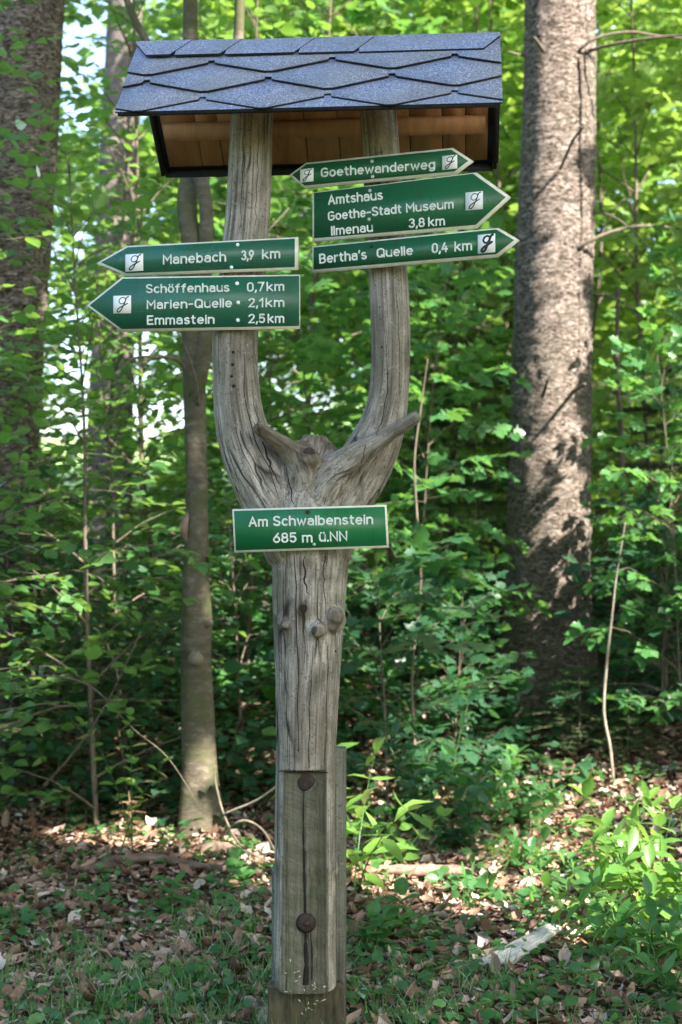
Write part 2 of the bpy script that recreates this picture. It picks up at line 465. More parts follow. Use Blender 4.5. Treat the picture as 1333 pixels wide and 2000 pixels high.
# ------------------------------------------------------------------ ground
gx = np.concatenate([np.linspace(-60, -6, 28)[:-1], np.linspace(-6, 6, 121), np.linspace(6, 60, 28)[1:]])
gy = np.concatenate([np.linspace(-25, -1, 25)[:-1], np.linspace(-1, 9, 101), np.linspace(9, 70, 42)[1:]])
X, Y = np.meshgrid(gx, gy)
Z = ground_h(X, Y) + 0.012 * np.random.RandomState(3).randn(*X.shape) * (np.abs(X) < 6)
V = np.stack([X, Y, Z], -1).reshape(-1, 3)
nx, ny = len(gx), len(gy)
i = np.arange(ny - 1)[:, None] * nx + np.arange(nx - 1)[None]
q = np.stack([i, i + 1, i + nx + 1, i + nx], -1).reshape(-1, 4)
o = part('ground', V, [q], M['soil'], None, True)
tag(o, 'brown forest floor under the leaf litter', 'ground', None, 'structure')


mx, my = np.meshgrid(np.linspace(-40, 3, 40), np.linspace(17, 60, 40))
i = np.arange(39)[:, None] * 40 + np.arange(39)[None]
o = part('meadow', np.stack([mx, my, ground_h(mx, my) + .05], -1).reshape(-1, 3), [np.stack([i, i + 1, i + 41, i + 40], -1).reshape(-1, 4)], M['meadow'], None, True)
tag(o, 'sunlit pale meadow seen through the trees', 'meadow', None, 'structure')


def gz(x, y): return float(ground_h(x, y))


# ------------------------------------------------------------------ leaves
LEAF = {  # (x along the leaf, y across, z up), faces
    'beech': (np.array([[0, 0, 0], [.20, .28, .03], [.52, .36, .06], [.82, .20, .01], [1, 0, -.08], [.82, -.20, .01], [.52, -.36, .06], [.20, -.28, .03], [.35, 0, -.02], [.7, 0, -.03]]),
              [np.array([[0, 8, 1], [0, 7, 8], [3, 9, 4], [9, 5, 4]]), np.array([[1, 8, 9, 2], [8, 7, 6, 9]]), np.array([[2, 9, 3], [9, 6, 5]])]),
    'maple': (np.array([[0, 0, 0], [-.06, .30, .02], [.18, .26, .03], [.34, .58, .05], [.46, .27, .03], [.68, .30, .02], [1, 0, -.08], [.68, -.30, .02], [.46, -.27, .03], [.34, -.58, .05], [.18, -.26, .03], [-.06, -.30, .02], [.42, 0, -.02]]),
              [np.array([[0, 2, 1], [0, 12, 2], [2, 12, 4], [2, 4, 3], [4, 12, 5], [5, 12, 6], [6, 12, 7], [7, 12, 8], [8, 12, 10], [8, 10, 9], [10, 12, 0], [10, 0, 11]])]),
    'lance': (np.array([[0, 0, 0], [.3, .15, .05], [.65, .13, .03], [1, 0, -.12], [.65, -.13, .03], [.3, -.15, .05], [.3, 0, 0], [.65, 0, -.01]]),
              [np.array([[0, 6, 1], [0, 5, 6], [2, 7, 3], [7, 4, 3]]), np.array([[1, 6, 7, 2], [6, 5, 4, 7]])]),
    'ovate': (np.array([[0, 0, 0], [.2, .17, .04], [.5, .21, .06], [.8, .11, .0], [1, 0, -.12], [.8, -.11, .0], [.5, -.21, .06], [.2, -.17, .04], [.35, 0, -.01], [.7, 0, -.03]]),
              [np.array([[0, 8, 1], [0, 7, 8], [3, 9, 4], [9, 5, 4]]), np.array([[1, 8, 9, 2], [8, 7, 6, 9]]), np.array([[2, 9, 3], [9, 6, 5]])]),
    'plain': (np.array([[0, 0, 0], [.45, .33, .05], [1, 0, -.05], [.45, -.33, .05]]), [np.array([[0, 3, 2, 1]])]),
    'dry': (np.array([[0, 0, .02], [.25, .22, .13], [.58, .27, .10], [.85, .12, .16], [1, .02, .22], [.83, -.14, .12], [.55, -.28, .17], [.22, -.21, .09], [.3, 0, -.02], [.7, 0, .02]]),
            [np.array([[0, 8, 1], [0, 7, 8], [3, 9, 4], [9, 5, 4]]), np.array([[1, 8, 9, 2], [8, 7, 6, 9]]), np.array([[2, 9, 3], [9, 6, 5]])]),
}


def unit(a): return a / (np.linalg.norm(a, axis=-1, keepdims=True) + 1e-9)


def leaf_mesh(name, kind, mat, L, curl=0.0, seed=0):
    """L: pos (n,3), axis (n,3), normal (n,3), size (n), value (n)"""
    p, a, nrm, s, r = L
    tv, tf = LEAF[kind]
    a = unit(a); nrm = unit(nrm - a * (nrm * a).sum(1)[:, None]); b = np.cross(nrm, a)
    rs = np.random.RandomState(seed)
    wid = rs.uniform(.8, 1.15, len(p))[:, None, None]
    cz = (1 + curl * rs.randn(len(p)))[:, None, None]
    V = p[:, None] + s[:, None, None] * (tv[None, :, :1] * a[:, None] + wid * tv[None, :, 1:2] * b[:, None] + cz * tv[None, :, 2:] * nrm[:, None])
    k = len(tv); off = (np.arange(len(p)) * k)[:, None, None]
    fs = [(f[None] + off).reshape(-1, f.shape[1]) for f in tf]
    return mesh_np(name, V.reshape(-1, 3), fs, mat, None, {'rnd': np.repeat(r, k)}), V


def cat(Ls): return tuple(np.concatenate([l[i] for l in Ls]) for i in range(5))


def spray(base, dirn, normal, length, leaf, rs, pair=False, dens=1.0):
    """a flat twig: returns leaves and twig polylines"""
    d = unit(np.asarray(dirn, float)); nrm = np.asarray(normal, float)
    nrm = unit(nrm - d * nrm.dot(d)); side = np.cross(nrm, d)
    n = max(4, int(length / (leaf * .62) * dens))
    t = np.linspace(0, 1, n)
    bend = rs.uniform(-.12, .12)
    main = base + length * (t[:, None] * d + (bend * t ** 2)[:, None] * side - (.13 * t ** 2)[:, None] * np.array([0, 0, 1.0]))
    polys = [main]
    pos, ax = [], []
    for i in range(1, n):
        s = 1 if i % 2 else -1
        sl = length * .42 * (1 - t[i] * .85) * rs.uniform(.6, 1.1)
        if sl > leaf * 1.2:
            dd = unit(d * .75 + side * s * .75)
            m = max(2, int(sl / (leaf * .62) * dens)); tt = np.linspace(0, 1, m + 1)
            tw = main[i] + sl * tt[:, None] * dd - (sl * .1 * tt ** 2)[:, None] * np.array([0, 0, 1.0])
            polys.append(tw)
            for j in range(1, m + 1):
                ss = 1 if j % 2 else -1
                sd = np.cross(nrm, dd)
                pos.append(tw[j]); ax.append(dd * .7 + sd * ss * .75 if j < m else dd)
                if pair: pos.append(tw[j]); ax.append(dd * .7 - sd * ss * .75)
        for ss in ((s, -s) if pair else (s,)):
            pos.append(main[i]); ax.append(d * .65 + side * ss * .8)
    pos.append(main[-1]); ax.append(d)
    pos = np.array(pos); ax = np.array(ax); k = len(pos)
    ax = unit(ax + rs.randn(k, 3) * .18 - np.array([0, 0, .18]))
    nn = unit(nrm + rs.randn(k, 3) * .33)
    return (pos, ax, nn, leaf * rs.uniform(.6, 1.15, k), np.clip(rs.normal(.45, .22, k), 0, 1)), polys


UP = np.array([0, 0, 1.0])


def make_sapling(seed, H, kind, leaf, spread, first=.12, limbs=22, lean=.1, pair=False, stem_r=.016, dens=1.0):
    """returns (stem pieces MB, branch pieces MB, leaves)"""
    rs = np.random.RandomState(seed)
    ctrl = [[0, 0, 0]]
    dx = rs.uniform(-lean, lean, 2)
    for k in range(1, 6):
        ctrl.append([dx[0] * k * H / 5 + rs.uniform(-.03, .03) * H * .3, dx[1] * k * H / 5 + rs.uniform(-.03, .03) * H * .3, H * k / 5])
    path = smooth_path(ctrl, 24)
    st = MB(); st.add(*tube(path, np.linspace(stem_r, stem_r * .2, 24), 7))
    br = MB(); Ls = []
    for k in range(limbs):
        f = first + (1 - first) * (k + rs.rand() * .7) / limbs
        b = path[min(23, int(f * 23))]
        az = k * 2.4 + rs.uniform(-.5, .5)
        ln = spread * (1.0 - .65 * f) * rs.uniform(.6, 1.15) * (1 if f > .2 else .8)
        el = math.radians(rs.uniform(10, 45) + 25 * f)
        d = np.array([math.cos(az) * math.cos(el), math.sin(az) * math.cos(el), math.sin(el)])
        m = 8; t = np.linspace(0, 1, m)
        limb = b + ln * (t[:, None] * d) - (ln * .22 * t ** 2)[:, None] * UP + rs.randn(m, 3) * .012 * ln * t[:, None]
        br.add(*tube(limb, np.linspace(stem_r * .45 * (1 - .6 * f) + .001, .0012, m), 5, False))
        ns = max(3, int(ln / (leaf * 2.0)))
        for j in range(ns + 1):
            u = .22 + .78 * j / ns; q = limb[min(m - 1, int(u * (m - 1)))]
            dd = unit(limb[-1] - limb[-2]); sd = unit(np.cross(UP, dd))
            s = 1 if (j + k) % 2 else -1
            dv = dd if j == ns else unit(dd * .6 + sd * s * .85)
            L, polys = spray(q, dv, UP + rs.randn(3) * .22, leaf * rs.uniform(3.2, 5.2) * (1.0 - .3 * u), leaf, rs, pair, dens)
            Ls.append(L)
            for pl in polys[:4]:
                br.add(*tube(pl, np.linspace(.0016, .0007, len(pl)), 3, False))
    return st, br, cat(Ls)


LEAFMAT = {'beech': M['leaf_b'], 'maple': M['leaf_m']}
PROTO = {}
for nm, args in {
    'beech_tall': dict(seed=1, H=5.0, kind='beech', leaf=.098, spread=1.25, limbs=42, first=.10, stem_r=.022),
    'beech_mid': dict(seed=2, H=3.2, kind='beech', leaf=.092, spread=1.05, limbs=30, first=.08, stem_r=.015),
    'beech_low': dict(seed=3, H=1.5, kind='beech', leaf=.082, spread=.8, limbs=22, first=.05, stem_r=.010, lean=.2),
    'maple_tall': dict(seed=4, H=5.0, kind='maple', leaf=.135, spread=1.3, limbs=34, first=.12, stem_r=.020, pair=True, dens=.75),
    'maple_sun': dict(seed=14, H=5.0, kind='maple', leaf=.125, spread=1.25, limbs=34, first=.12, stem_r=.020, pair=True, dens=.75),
    'maple_mid': dict(seed=5, H=2.8, kind='maple', leaf=.130, spread=1.0, limbs=26, first=.10, stem_r=.013, pair=True, dens=.75),
    'maple_low': dict(seed=6, H=1.3, kind='maple', leaf=.105, spread=.65, limbs=15, first=.08, stem_r=.008, pair=True, dens=.75),
}.items():
    st, br, L = make_sapling(**args)
    kind = args['kind']
    sv, sf, _, _ = st.get(); bv, bf, _, _ = br.get()
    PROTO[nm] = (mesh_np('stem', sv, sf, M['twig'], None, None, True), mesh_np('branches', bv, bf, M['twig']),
                 leaf_mesh('leaves', kind, M['leaf_s'] if nm == 'maple_sun' else M['leaf_d'] if nm.endswith('low') else LEAFMAT[kind], L, .5, args['seed'])[0], args['H'], kind)  # high maples get the sunlit tone, low saplings the shaded one


def sapling(proto, px, d, H, rot, label, group, wide=1.0):
    p = P(px, 1000, d); x, y = p[0], p[1]
    z = gz(x, y) - .03
    sm_, bm_, lm_, h0, kind = PROTO[proto]
    e = thing(('beech' if kind == 'beech' else 'maple') + '_sapling', label, 'sapling', (x, y, z), group)
    s = H / h0
    w = (s * .5 + .5 if s > 1 else s) * wide
    e.scale = (w, w, s)
    e.rotation_euler = (0, 0, rot)
    for n_, me in (('stem', sm_), ('branches', bm_), ('leaves', lm_)):
        link(n_, me, e)
    return e


GB, GM = 'beech saplings in the thicket', 'maple saplings in the thicket'
SAPS = [
    ('beech_tall', -90, 6.15, 4.3, 1.0, 'beech sapling nearest the viewer, its round leaves overlapping the left-edge trunk', GB),
    ('beech_mid', 190, 6.95, 3.5, 3.9, 'beech sapling whose leaves hang behind the point of the Manebach arrow', GB),
    ('beech_tall', -70, 6.9, 4.6, 0.3, 'beech sapling spreading round leaves across the broad trunk at the left edge', GB),
    ('beech_tall', 85, 8.9, 4.8, 1.7, 'beech sapling between the broad left-edge trunk and the pale mottled trunk', GB),
    ('beech_tall', 262, 8.9, 5.4, 2.9, 'tall beech sapling between the pale mottled trunk and the forked grey beech', GB),
    ('beech_mid', 250, 7.6, 2.9, 4.1, 'beech sapling in front of the pale mottled trunk, below the big arrow sign', GB),
    ('beech_mid', 60, 7.8, 2.4, 5.2, 'half-height beech sapling hiding the foot of the left-edge trunk', GB),
    ('beech_low', 120, 7.5, 1.6, .7, 'low dark beech sapling among dead twigs beside the left-edge trunk', GB),
    ('beech_tall', 205, 9.6, 5.2, 5.0, 'beech sapling leafing over the pale mottled trunk itself', GB),
    ('beech_low', 250, 7.4, 1.25, 2.2, 'low beech sapling just beside the foot of the forked grey beech', GB),
    ('beech_tall', 470, 8.6, 5.0, 3.3, 'beech sapling rising between the forked grey beech and the post', GB),
    ('beech_low', 480, 7.9, 1.7, 1.1, 'low beech sapling between the beech foot and the post', GB),
    ('beech_tall', 590, 10.2, 6.2, 4.6, 'tall beech sapling seen through the fork of the post', GB),
    ('maple_mid', 640, 8.6, 3.2, .2, 'maple sapling directly behind the post, below the fork', GM),
    ('maple_tall', 720, 10.0, 5.6, 1.5, 'tall maple sapling behind the arm that carries three arrow signs', GM),
    ('maple_low', 760, 7.4, 1.5, 2.6, 'low maple sapling beside the post, behind the yellowish lance-leaved plant', GM),
    ('maple_mid', 800, 8.4, 2.8, 3.7, 'half-height maple sapling midway between post and big spruce', GM, .75),
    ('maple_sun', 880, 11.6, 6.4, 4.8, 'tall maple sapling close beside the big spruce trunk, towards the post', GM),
    ('maple_low', 885, 7.9, 1.15, 5.9, 'low maple sapling in front of the big spruce foot', GM, .8),
    ('beech_tall', 1010, 11.5, 6.4, .9, 'tall beech sapling standing behind the big spruce trunk', GB),
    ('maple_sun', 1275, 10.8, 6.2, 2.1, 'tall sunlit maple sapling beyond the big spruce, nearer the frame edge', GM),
    ('maple_mid', 1365, 8.7, 3.0, 3.2, 'half-height maple sapling beside the big spruce above the pale stems', GM, .7),
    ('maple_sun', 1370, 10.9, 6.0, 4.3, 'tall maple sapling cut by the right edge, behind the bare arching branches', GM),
    ('maple_low', 1290, 8.2, 1.4, 5.4, 'low maple sapling beside the small green fir', GM),
    ('maple_mid', 1345, 7.9, 2.3, .5, 'half-height maple sapling cut by the right edge beside the thin pale stem', GM, .75),
    ('beech_tall', 820, 12.0, 6.8, 1.6, 'tallest sunlit beech sapling under the roof eave beside the spruce', GB),
    ('beech_tall', 400, 11.2, 6.2, 2.7, 'beech sapling behind the roof, above the forked grey beech', GB),
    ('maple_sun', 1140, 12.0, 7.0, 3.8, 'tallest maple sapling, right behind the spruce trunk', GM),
    ('beech_mid', 330, 9.2, 3.1, 4.9, 'half-height beech sapling behind the stem of the forked grey beech', GB),
    ('beech_mid', 560, 8.9, 2.7, 6.0, 'half-height beech sapling behind the place-name sign', GB),
    ('maple_mid', 960, 11.0, 3.2, 1.2, 'maple sapling peeping from behind the spruce trunk', GM),
]
for a in SAPS: sapling(*a)

# ------------------------------------------------------------------ far wood: one mass
def far_wood():
    rs = np.random.RandomState(21)
    Ls = []
    ncl = 0
    while ncl < 1500:
        d = rs.uniform(12.5, 26); px = rs.uniform(-500, 1850); py = rs.uniform(-350, 1120)
        # the opening to the sunlit meadow
        if 40 < px < 330 and (py < 260 or 560 < py < 960) and rs.rand() < .93: continue
        if 40 < px < 330 and rs.rand() < .55: continue
        if px < 350 and rs.rand() < .25: continue
        if px > 1170 and py < 120 and rs.rand() < .6: continue
        if py > 680 and px > 330 and rs.rand() < .55: continue
        c = P(px, py, d)
        if c[2] < gz(c[0], c[1]) + .2: continue
        ncl += 1
        n = int(rs.uniform(60, 130)); r = rs.uniform(.35, .85)
        p = c + rs.randn(n, 3) * np.array([r, r, r * .45]) * .6
        a = unit(rs.randn(n, 3) * np.array([1, 1, .35]))
        nn = unit(rs.randn(n, 3) * .55 + UP)
        Ls.append((p, a, nn, rs.uniform(.12, .24, n), np.clip(rs.normal(rs.uniform(.25, .7), .18, n), 0, 1)))
    # same wood, unseen around the viewer, put in to block low sky light
    for _ in range(950):
        az = rs.uniform(math.radians(35), math.radians(325)); R_ = rs.uniform(8.0, 15.0)
        x, y = math.sin(az) * R_, -3.0 + math.cos(az) * R_
        z = gz(x, y) * .3 + rs.uniform(.2, .46 * R_)
        n = int(rs.uniform(40, 80)); r = rs.uniform(.5, 1.0)
        p = np.array([x, y, z]) + rs.randn(n, 3) * np.array([r, r, r * .5]) * .6
        Ls.append((p, unit(rs.randn(n, 3) * np.array([1, 1, .35])), unit(rs.randn(n, 3) * .9 + UP * .6), rs.uniform(.18, .32, n), np.clip(rs.normal(.3, .2, n), 0, 1)))
    me, _ = leaf_mesh('far_wood', 'plain', M['leaf_far'], cat(Ls), .5, 5)
    tag(link('far_wood', me), 'blurred mass of green foliage deep in the forest', 'forest', None, 'stuff')


far_wood()


def undergrowth():
    rs = np.random.RandomState(31)
    pos, ax, nn, sz, rv = [], [], [], [], []
    for _ in range(470):
        d = rs.uniform(7.0, 13.0); px = rs.uniform(-120, 1450)
        if d < 7.6 and px > 620: d += 1.2
        if 1080 < px and d < 8.4: continue
        p = P(px, 1000, d); x, y = p[0], p[1]; z = gz(x, y)
        n = int(rs.uniform(14, 34)); h = rs.uniform(.25, .95)
        if 900 < px < 1230 and d < 9.3: h = rs.uniform(.12, .25)
        zz = rs.rand(n) * h
        az = rs.rand(n) * 6.283; rr = rs.rand(n) * .32
        pos.append(np.stack([x + np.cos(az) * rr, y + np.sin(az) * rr, z + zz], 1))
        ax.append(unit(np.stack([np.cos(az), np.sin(az), rs.uniform(-.4, .2, n)], 1)))
        nn.append(unit(rs.randn(n, 3) * .4 + UP)); sz.append(rs.uniform(.05, .12, n))
        rv.append(np.clip(rs.normal(.4, .25, n), 0, 1))
    L = tuple(np.concatenate(k) for k in (pos, ax, nn, sz, rv))
    me, _ = leaf_mesh('undergrowth', 'beech', M['leaf_d'], L, .6, 6)
    tag(link('undergrowth', me), 'dark leafy undergrowth filling the forest floor behind the post', 'undergrowth', None, 'stuff')


undergrowth()


# ------------------------------------------------------------------ trees
def trunk_path(pts, n=60):
    """pts: (px, py, d, half width px)"""
    c = np.array([list(P(a, b, d)) + [w * d / F] for a, b, d, w in pts])
    c = smooth_path(c, n)
    return c[:, :3], c[:, 3]


def tree(name, label, cat_, pts, mat, nseg=40, n=90, wob=.03, seed=0, flare=0.0, group=None, rough=0.0):
    path, rad = trunk_path(pts, n)
    base = path[-1] if path[-1][2] < path[0][2] else path[0]
    e = thing(name, label, cat_, base, group)
    rs = np.random.RandomState(seed)
    ph = rs.rand(8) * 6.28

    def rf(t, a, pts_):
        z = (pts_[:, 2] - base[2])[:, None]
        f = 1 + flare * np.exp(-np.clip(z, 0, 9) / .35) * (1 + .35 * np.sin(5 * a + ph[0]) + .2 * np.sin(3 * a + ph[1]))
        f = f + wob * (np.sin(3 * a + z * 1.3 + ph[2]) * .5 + np.sin(7 * a - z * 2.1 + ph[3]) * .3)
        if rough: f = f + rough * rs.randn(*np.broadcast(z, a).shape)
        return f
    V, fs = tube(path, rad, nseg, True, 0, seed, rf)
    part('trunk', V, fs, mat, e, True)
    return e


def branch(e, name, pts, mat, seg=7, n=16, label=None, wob=.06, seed=0):
    path, rad = trunk_path(pts, n)
    V, fs = tube(path, rad, seg, True, wob, seed)
    return part(name, V, fs, mat, e, True, label=label)


spr = tree('spruce_tree', 'big spruce trunk with scaly bark, sunlit down its middle and bare of branches', 'tree',
           [(1097, -420, 9, 62), (1096, -100, 9, 66), (1094, 0, 9, 68), (1092, 250, 9, 71), (1084, 480, 9, 75), (1079, 700, 9, 77),
            (1076, 900, 9, 79), (1072, 1100, 9, 81), (1069, 1230, 9, 85), (1066, 1330, 9, 95), (1063, 1420, 9, 106)], M['spruce'], 56, 260, .03, 4, .34, None, .016)
for pts in ([(1130, 100, 8.79, 3.1), (1165, 74, 8.76, 2.8), (1230, 62, 8.8, 2.5), (1300, 72, 8.85, 1.9), (1370, 75, 8.9, 1.2)],
            [(1150, 100, 8.8, 3.7), (1190, 88, 8.7, 3.1), (1260, 76, 8.6, 2.8), (1340, 68, 8.5, 2.2), (1400, 66, 8.4, 1.2)],
            [(1095, 330, 8.74, 3.1), (1108, 300, 8.6, 3.1), (1122, 270, 8.5, 2.8), (1142, 247, 8.4, 2.2)],
            [(1128, 488, 8.78, 3.7), (1150, 472, 8.75, 3.7), (1200, 451, 8.78, 3.4), (1265, 441, 8.85, 3.1), (1370, 452, 8.9, 1.9)],
            [(1158, 415, 9, 2.5), (1190, 420, 8.9, 1.9), (1230, 445, 8.8, 1.6), (1290, 510, 8.7, 1.2), (1340, 580, 8.6, 0.9)],
            [(1152, 575, 9, 2.5), (1200, 582, 8.9, 1.9), (1250, 610, 8.8, 1.2)],
            [(1060, 775, 8.73, 3.7), (1066, 757, 8.55, 3.1), (1070, 740, 8.45, 1.9)],
            [(1120, 765, 8.76, 4.3), (1132, 757, 8.6, 3.7), (1143, 750, 8.5, 2.5)],
            [(1062, 100, 8.75, 4.3), (1052, 85, 8.6, 3.7), (1044, 73, 8.5, 2.5)],
            [(1022, 108, 9, 2.5), (1005, 104, 8.8, 1.9), (992, 100, 8.7, 1.2)]):
    branch(spr, 'dead_branch', pts, M['twig'], 7, 14)
# a resin seam with its raised bark ridge
branch(spr, 'bark_ridge', [(1133, 110, 8.785, 3.5), (1138, 210, 8.79, 4), (1135, 300, 8.785, 3.5), (1139, 420, 8.79, 4), (1134, 520, 8.785, 4), (1132, 700, 8.785, 3), (1130, 820, 8.79, 2)], M['spruce'], 7, 60)

tree('spruce_tree', 'broad rough trunk leaning along the left edge behind round leaves', 'tree',
     [(78, -420, 8, 82), (55, -120, 8, 80), (46, 0, 8, 80), (30, 300, 8, 79), (8, 620, 8, 78), (-8, 900, 8, 79), (-18, 1100, 8, 83), (-26, 1330, 8, 92), (-30, 1520, 8, 100)],
     M['spruce'], 48, 200, .05, 9, .25, None, .018)
tree('pale_tree', 'pale mottled trunk glimpsed through beech leaves, left of the forked grey beech', 'tree',
     [(262, -420, 12, 32), (248, -50, 12, 33), (238, 200, 12, 36), (226, 480, 12, 40), (218, 760, 12, 43), (214, 1000, 12, 46), (210, 1250, 12, 52), (208, 1400, 12, 58)],
     M['pale'], 32, 120, .05, 12, .2, None, .01)
bee = tree('beech_tree', 'slim grey beech forking behind the left post arm, its foot sunlit', 'tree',
           [(372, 520, 6.75, 22), (376, 640, 6.8, 21), (380, 760, 6.85, 22), (383, 880, 6.85, 21), (385, 1000, 6.85, 22), (383, 1120, 6.85, 25), (384, 1210, 6.85, 30),
            (383, 1290, 6.85, 29), (386, 1400, 6.85, 31), (389, 1500, 6.85, 31), (391, 1570, 6.85, 35), (393, 1625, 6.85, 38), (394, 1665, 6.85, 42)], M['beech'], 40, 130, .045, 14, .30)
branch(bee, 'fork_stem', [(380, 775, 6.84, 17), (397, 690, 6.8, 17), (406, 620, 6.78, 16), (398, 540, 6.78, 16), (404, 440, 6.8, 14), (398, 370, 6.82, 14), (376, 290, 6.9, 16), (372, 100, 7.0, 15), (373, -30, 7.0, 14), (372, -200, 7.0, 12)], M['beech'], 16, 60)
branch(bee, 'fork_stem', [(374, 560, 6.76, 20), (372, 470, 6.8, 18), (366, 380, 6.9, 19), (400, 250, 7.05, 14), (455, 130, 7.1, 11), (468, 40, 7.1, 10), (470, -160, 7.1, 9)], M['beech'], 16, 60)
branch(bee, 'limb', [(366, 330, 6.9, 12), (330, 180, 6.9, 9), (285, 80, 6.9, 8), (255, 20, 6.9, 7), (225, -80, 6.9, 5)], M['beech'], 10, 40)
branch(bee, 'limb', [(366, 725, 6.82, 5), (345, 702, 6.75, 4), (310, 697, 6.7, 3.4), (262, 700, 6.6, 2.6), (225, 730, 6.5, 1.2)], M['twig'], 8, 30)
branch(bee, 'limb', [(388, 790, 6.8, 4), (383, 745, 6.72, 3.2), (370, 700, 6.65, 2.6), (356, 665, 6.6, 2), (340, 640, 6.55, 1)], M['twig'], 8, 30)
branch(bee, 'branch_scar', [(368, 1000, 6.82, 3), (362, 1020, 6.80, 7), (360, 1038, 6.80, 7), (366, 1062, 6.82, 2)], M['barkless'], 10, 14, None, .25)
branch(bee, 'branch_scar', [(376, 1276, 6.74, 9), (383, 1284, 6.73, 14), (391, 1278, 6.74, 9)], M['stub'], 10, 12, None, .25)
branch(bee, 'branch_scar', [(398, 1216, 6.82, 10), (409, 1216, 6.79, 8), (414, 1214, 6.78, 5)], M['stub'], 10, 10, None, .2)

# slim stems
for lab, pts, m in (
    ('thin pale sapling stem in front of the big spruce foot', [(1222, 1020, 7.6, .6), (1204, 1130, 7.6, 1.6), (1196, 1200, 7.6, 2.4), (1185, 1300, 7.6, 2.8), (1180, 1390, 7.6, 3), (1192, 1460, 7.6, 3), (1200, 1540, 7.6, 3.2)], M['twig_mid']),
    ('thin grey stem near the right edge beyond the pale one', [(1285, 960, 8.4, 3), (1288, 1080, 8.4, 4), (1298, 1200, 8.4, 5), (1300, 1330, 8.4, 5), (1296, 1480, 8.4, 5)], M['twig']),
    ('thin pale stem between post and spruce, ending in leaves', [(836, 700, 7.6, .8), (822, 800, 7.6, 1.6), (810, 900, 7.6, 2), (815, 1010, 7.6, 2.4), (822, 1140, 7.6, 2.6), (806, 1300, 7.6, 3), (808, 1420, 7.6, 3.3), (818, 1540, 7.6, 3.6)], M['twig']),
    ('slender grey stem rising high beyond the big spruce', [(1208, 560, 9.2, 4), (1206, 700, 9.2, 5), (1214, 860, 9.2, 5.5), (1218, 1000, 9.2, 6), (1215, 1180, 9.2, 6), (1220, 1380, 9.2, 7)], M['twig']),
):
    e = tree('bare_stem', lab, 'sapling stem', pts, m, 8, 40, .08, 3, 0)

# ------------------------------------------------------------------ unseen shade trees added behind the viewer
LIT = [  # (point, radius): crowns are cut open so sunflecks fall here
    (P(1100, 400, 8.75), .13), (P(1105, 520, 8.75), .15), (P(1098, 620, 8.75), .16), (P(1095, 720, 8.75), .15), (P(1075, 260, 8.75), .15), (P(1070, 170, 8.75), .10), (P(1060, 820, 8.75), .09), (P(1120, 830, 8.75), .08), (P(1140, 60, 8.8), .1),
    (P(392, 1490, 6.78), .08), (P(388, 1560, 6.78), .09), (P(410, 1180, 6.8), .06), (P(330, 1465, 6.4), .14), (P(270, 1460, 6.4), .05),
    (P(300, 1640, 6.7), .15), (P(420, 1640, 6.6), .16), (P(490, 1680, 6.3), .14), (P(720, 1700, 6.1), .17), (P(860, 1720, 6.0), .10), (P(1010, 1760, 5.8), .22), (P(1080, 1840, 5.3), .14), (P(1190, 1620, 6.2), .25),
    (P(1250, 1640, 5.3), .22), (P(1320, 1700, 5.2), .2), (P(1200, 1500, 7.4), .3), (P(1150, 1380, 7.9), .2), (P(700, 1530, 5.6), .12), (P(770, 1580, 5.6), .12), (P(860, 1610, 5.6), .1),
    (P(1090, 1600, 6.9), .18), (P(930, 1440, 7.5), .25), (P(840, 1430, 7.0), .15), (P(200, 830, 12), .6), (P(215, 1040, 12), .5), (P(110, 640, 7.8), .3),
    (P(880, 850, 8), .25), (P(830, 830, 7.6), .2), (P(740, 1180, 7.8), .2), (P(720, 1290, 7.8), .2), (P(880, 1300, 8), .25), (P(1180, 1110, 8), .2), (P(260, 480, 8.5), .4), (P(310, 700, 8.3), .35),
    (P(470, 1200, 8.0), .2), (P(630, 620, 9.5), .45), (P(560, 700, 9.5), .4), (P(700, 420, 10), .4), (P(900, 450, 10), .5), (P(1010, 1400, 8.2), .15), (P(90, 1100, 7.2), .2), (P(30, 1300, 7), .2), (P(230, 1140, 7.8), .2), (P(650, 950, 8.2), .3), (P(960, 980, 8.6), .2), (P(1280, 900, 8.4), .3),
]


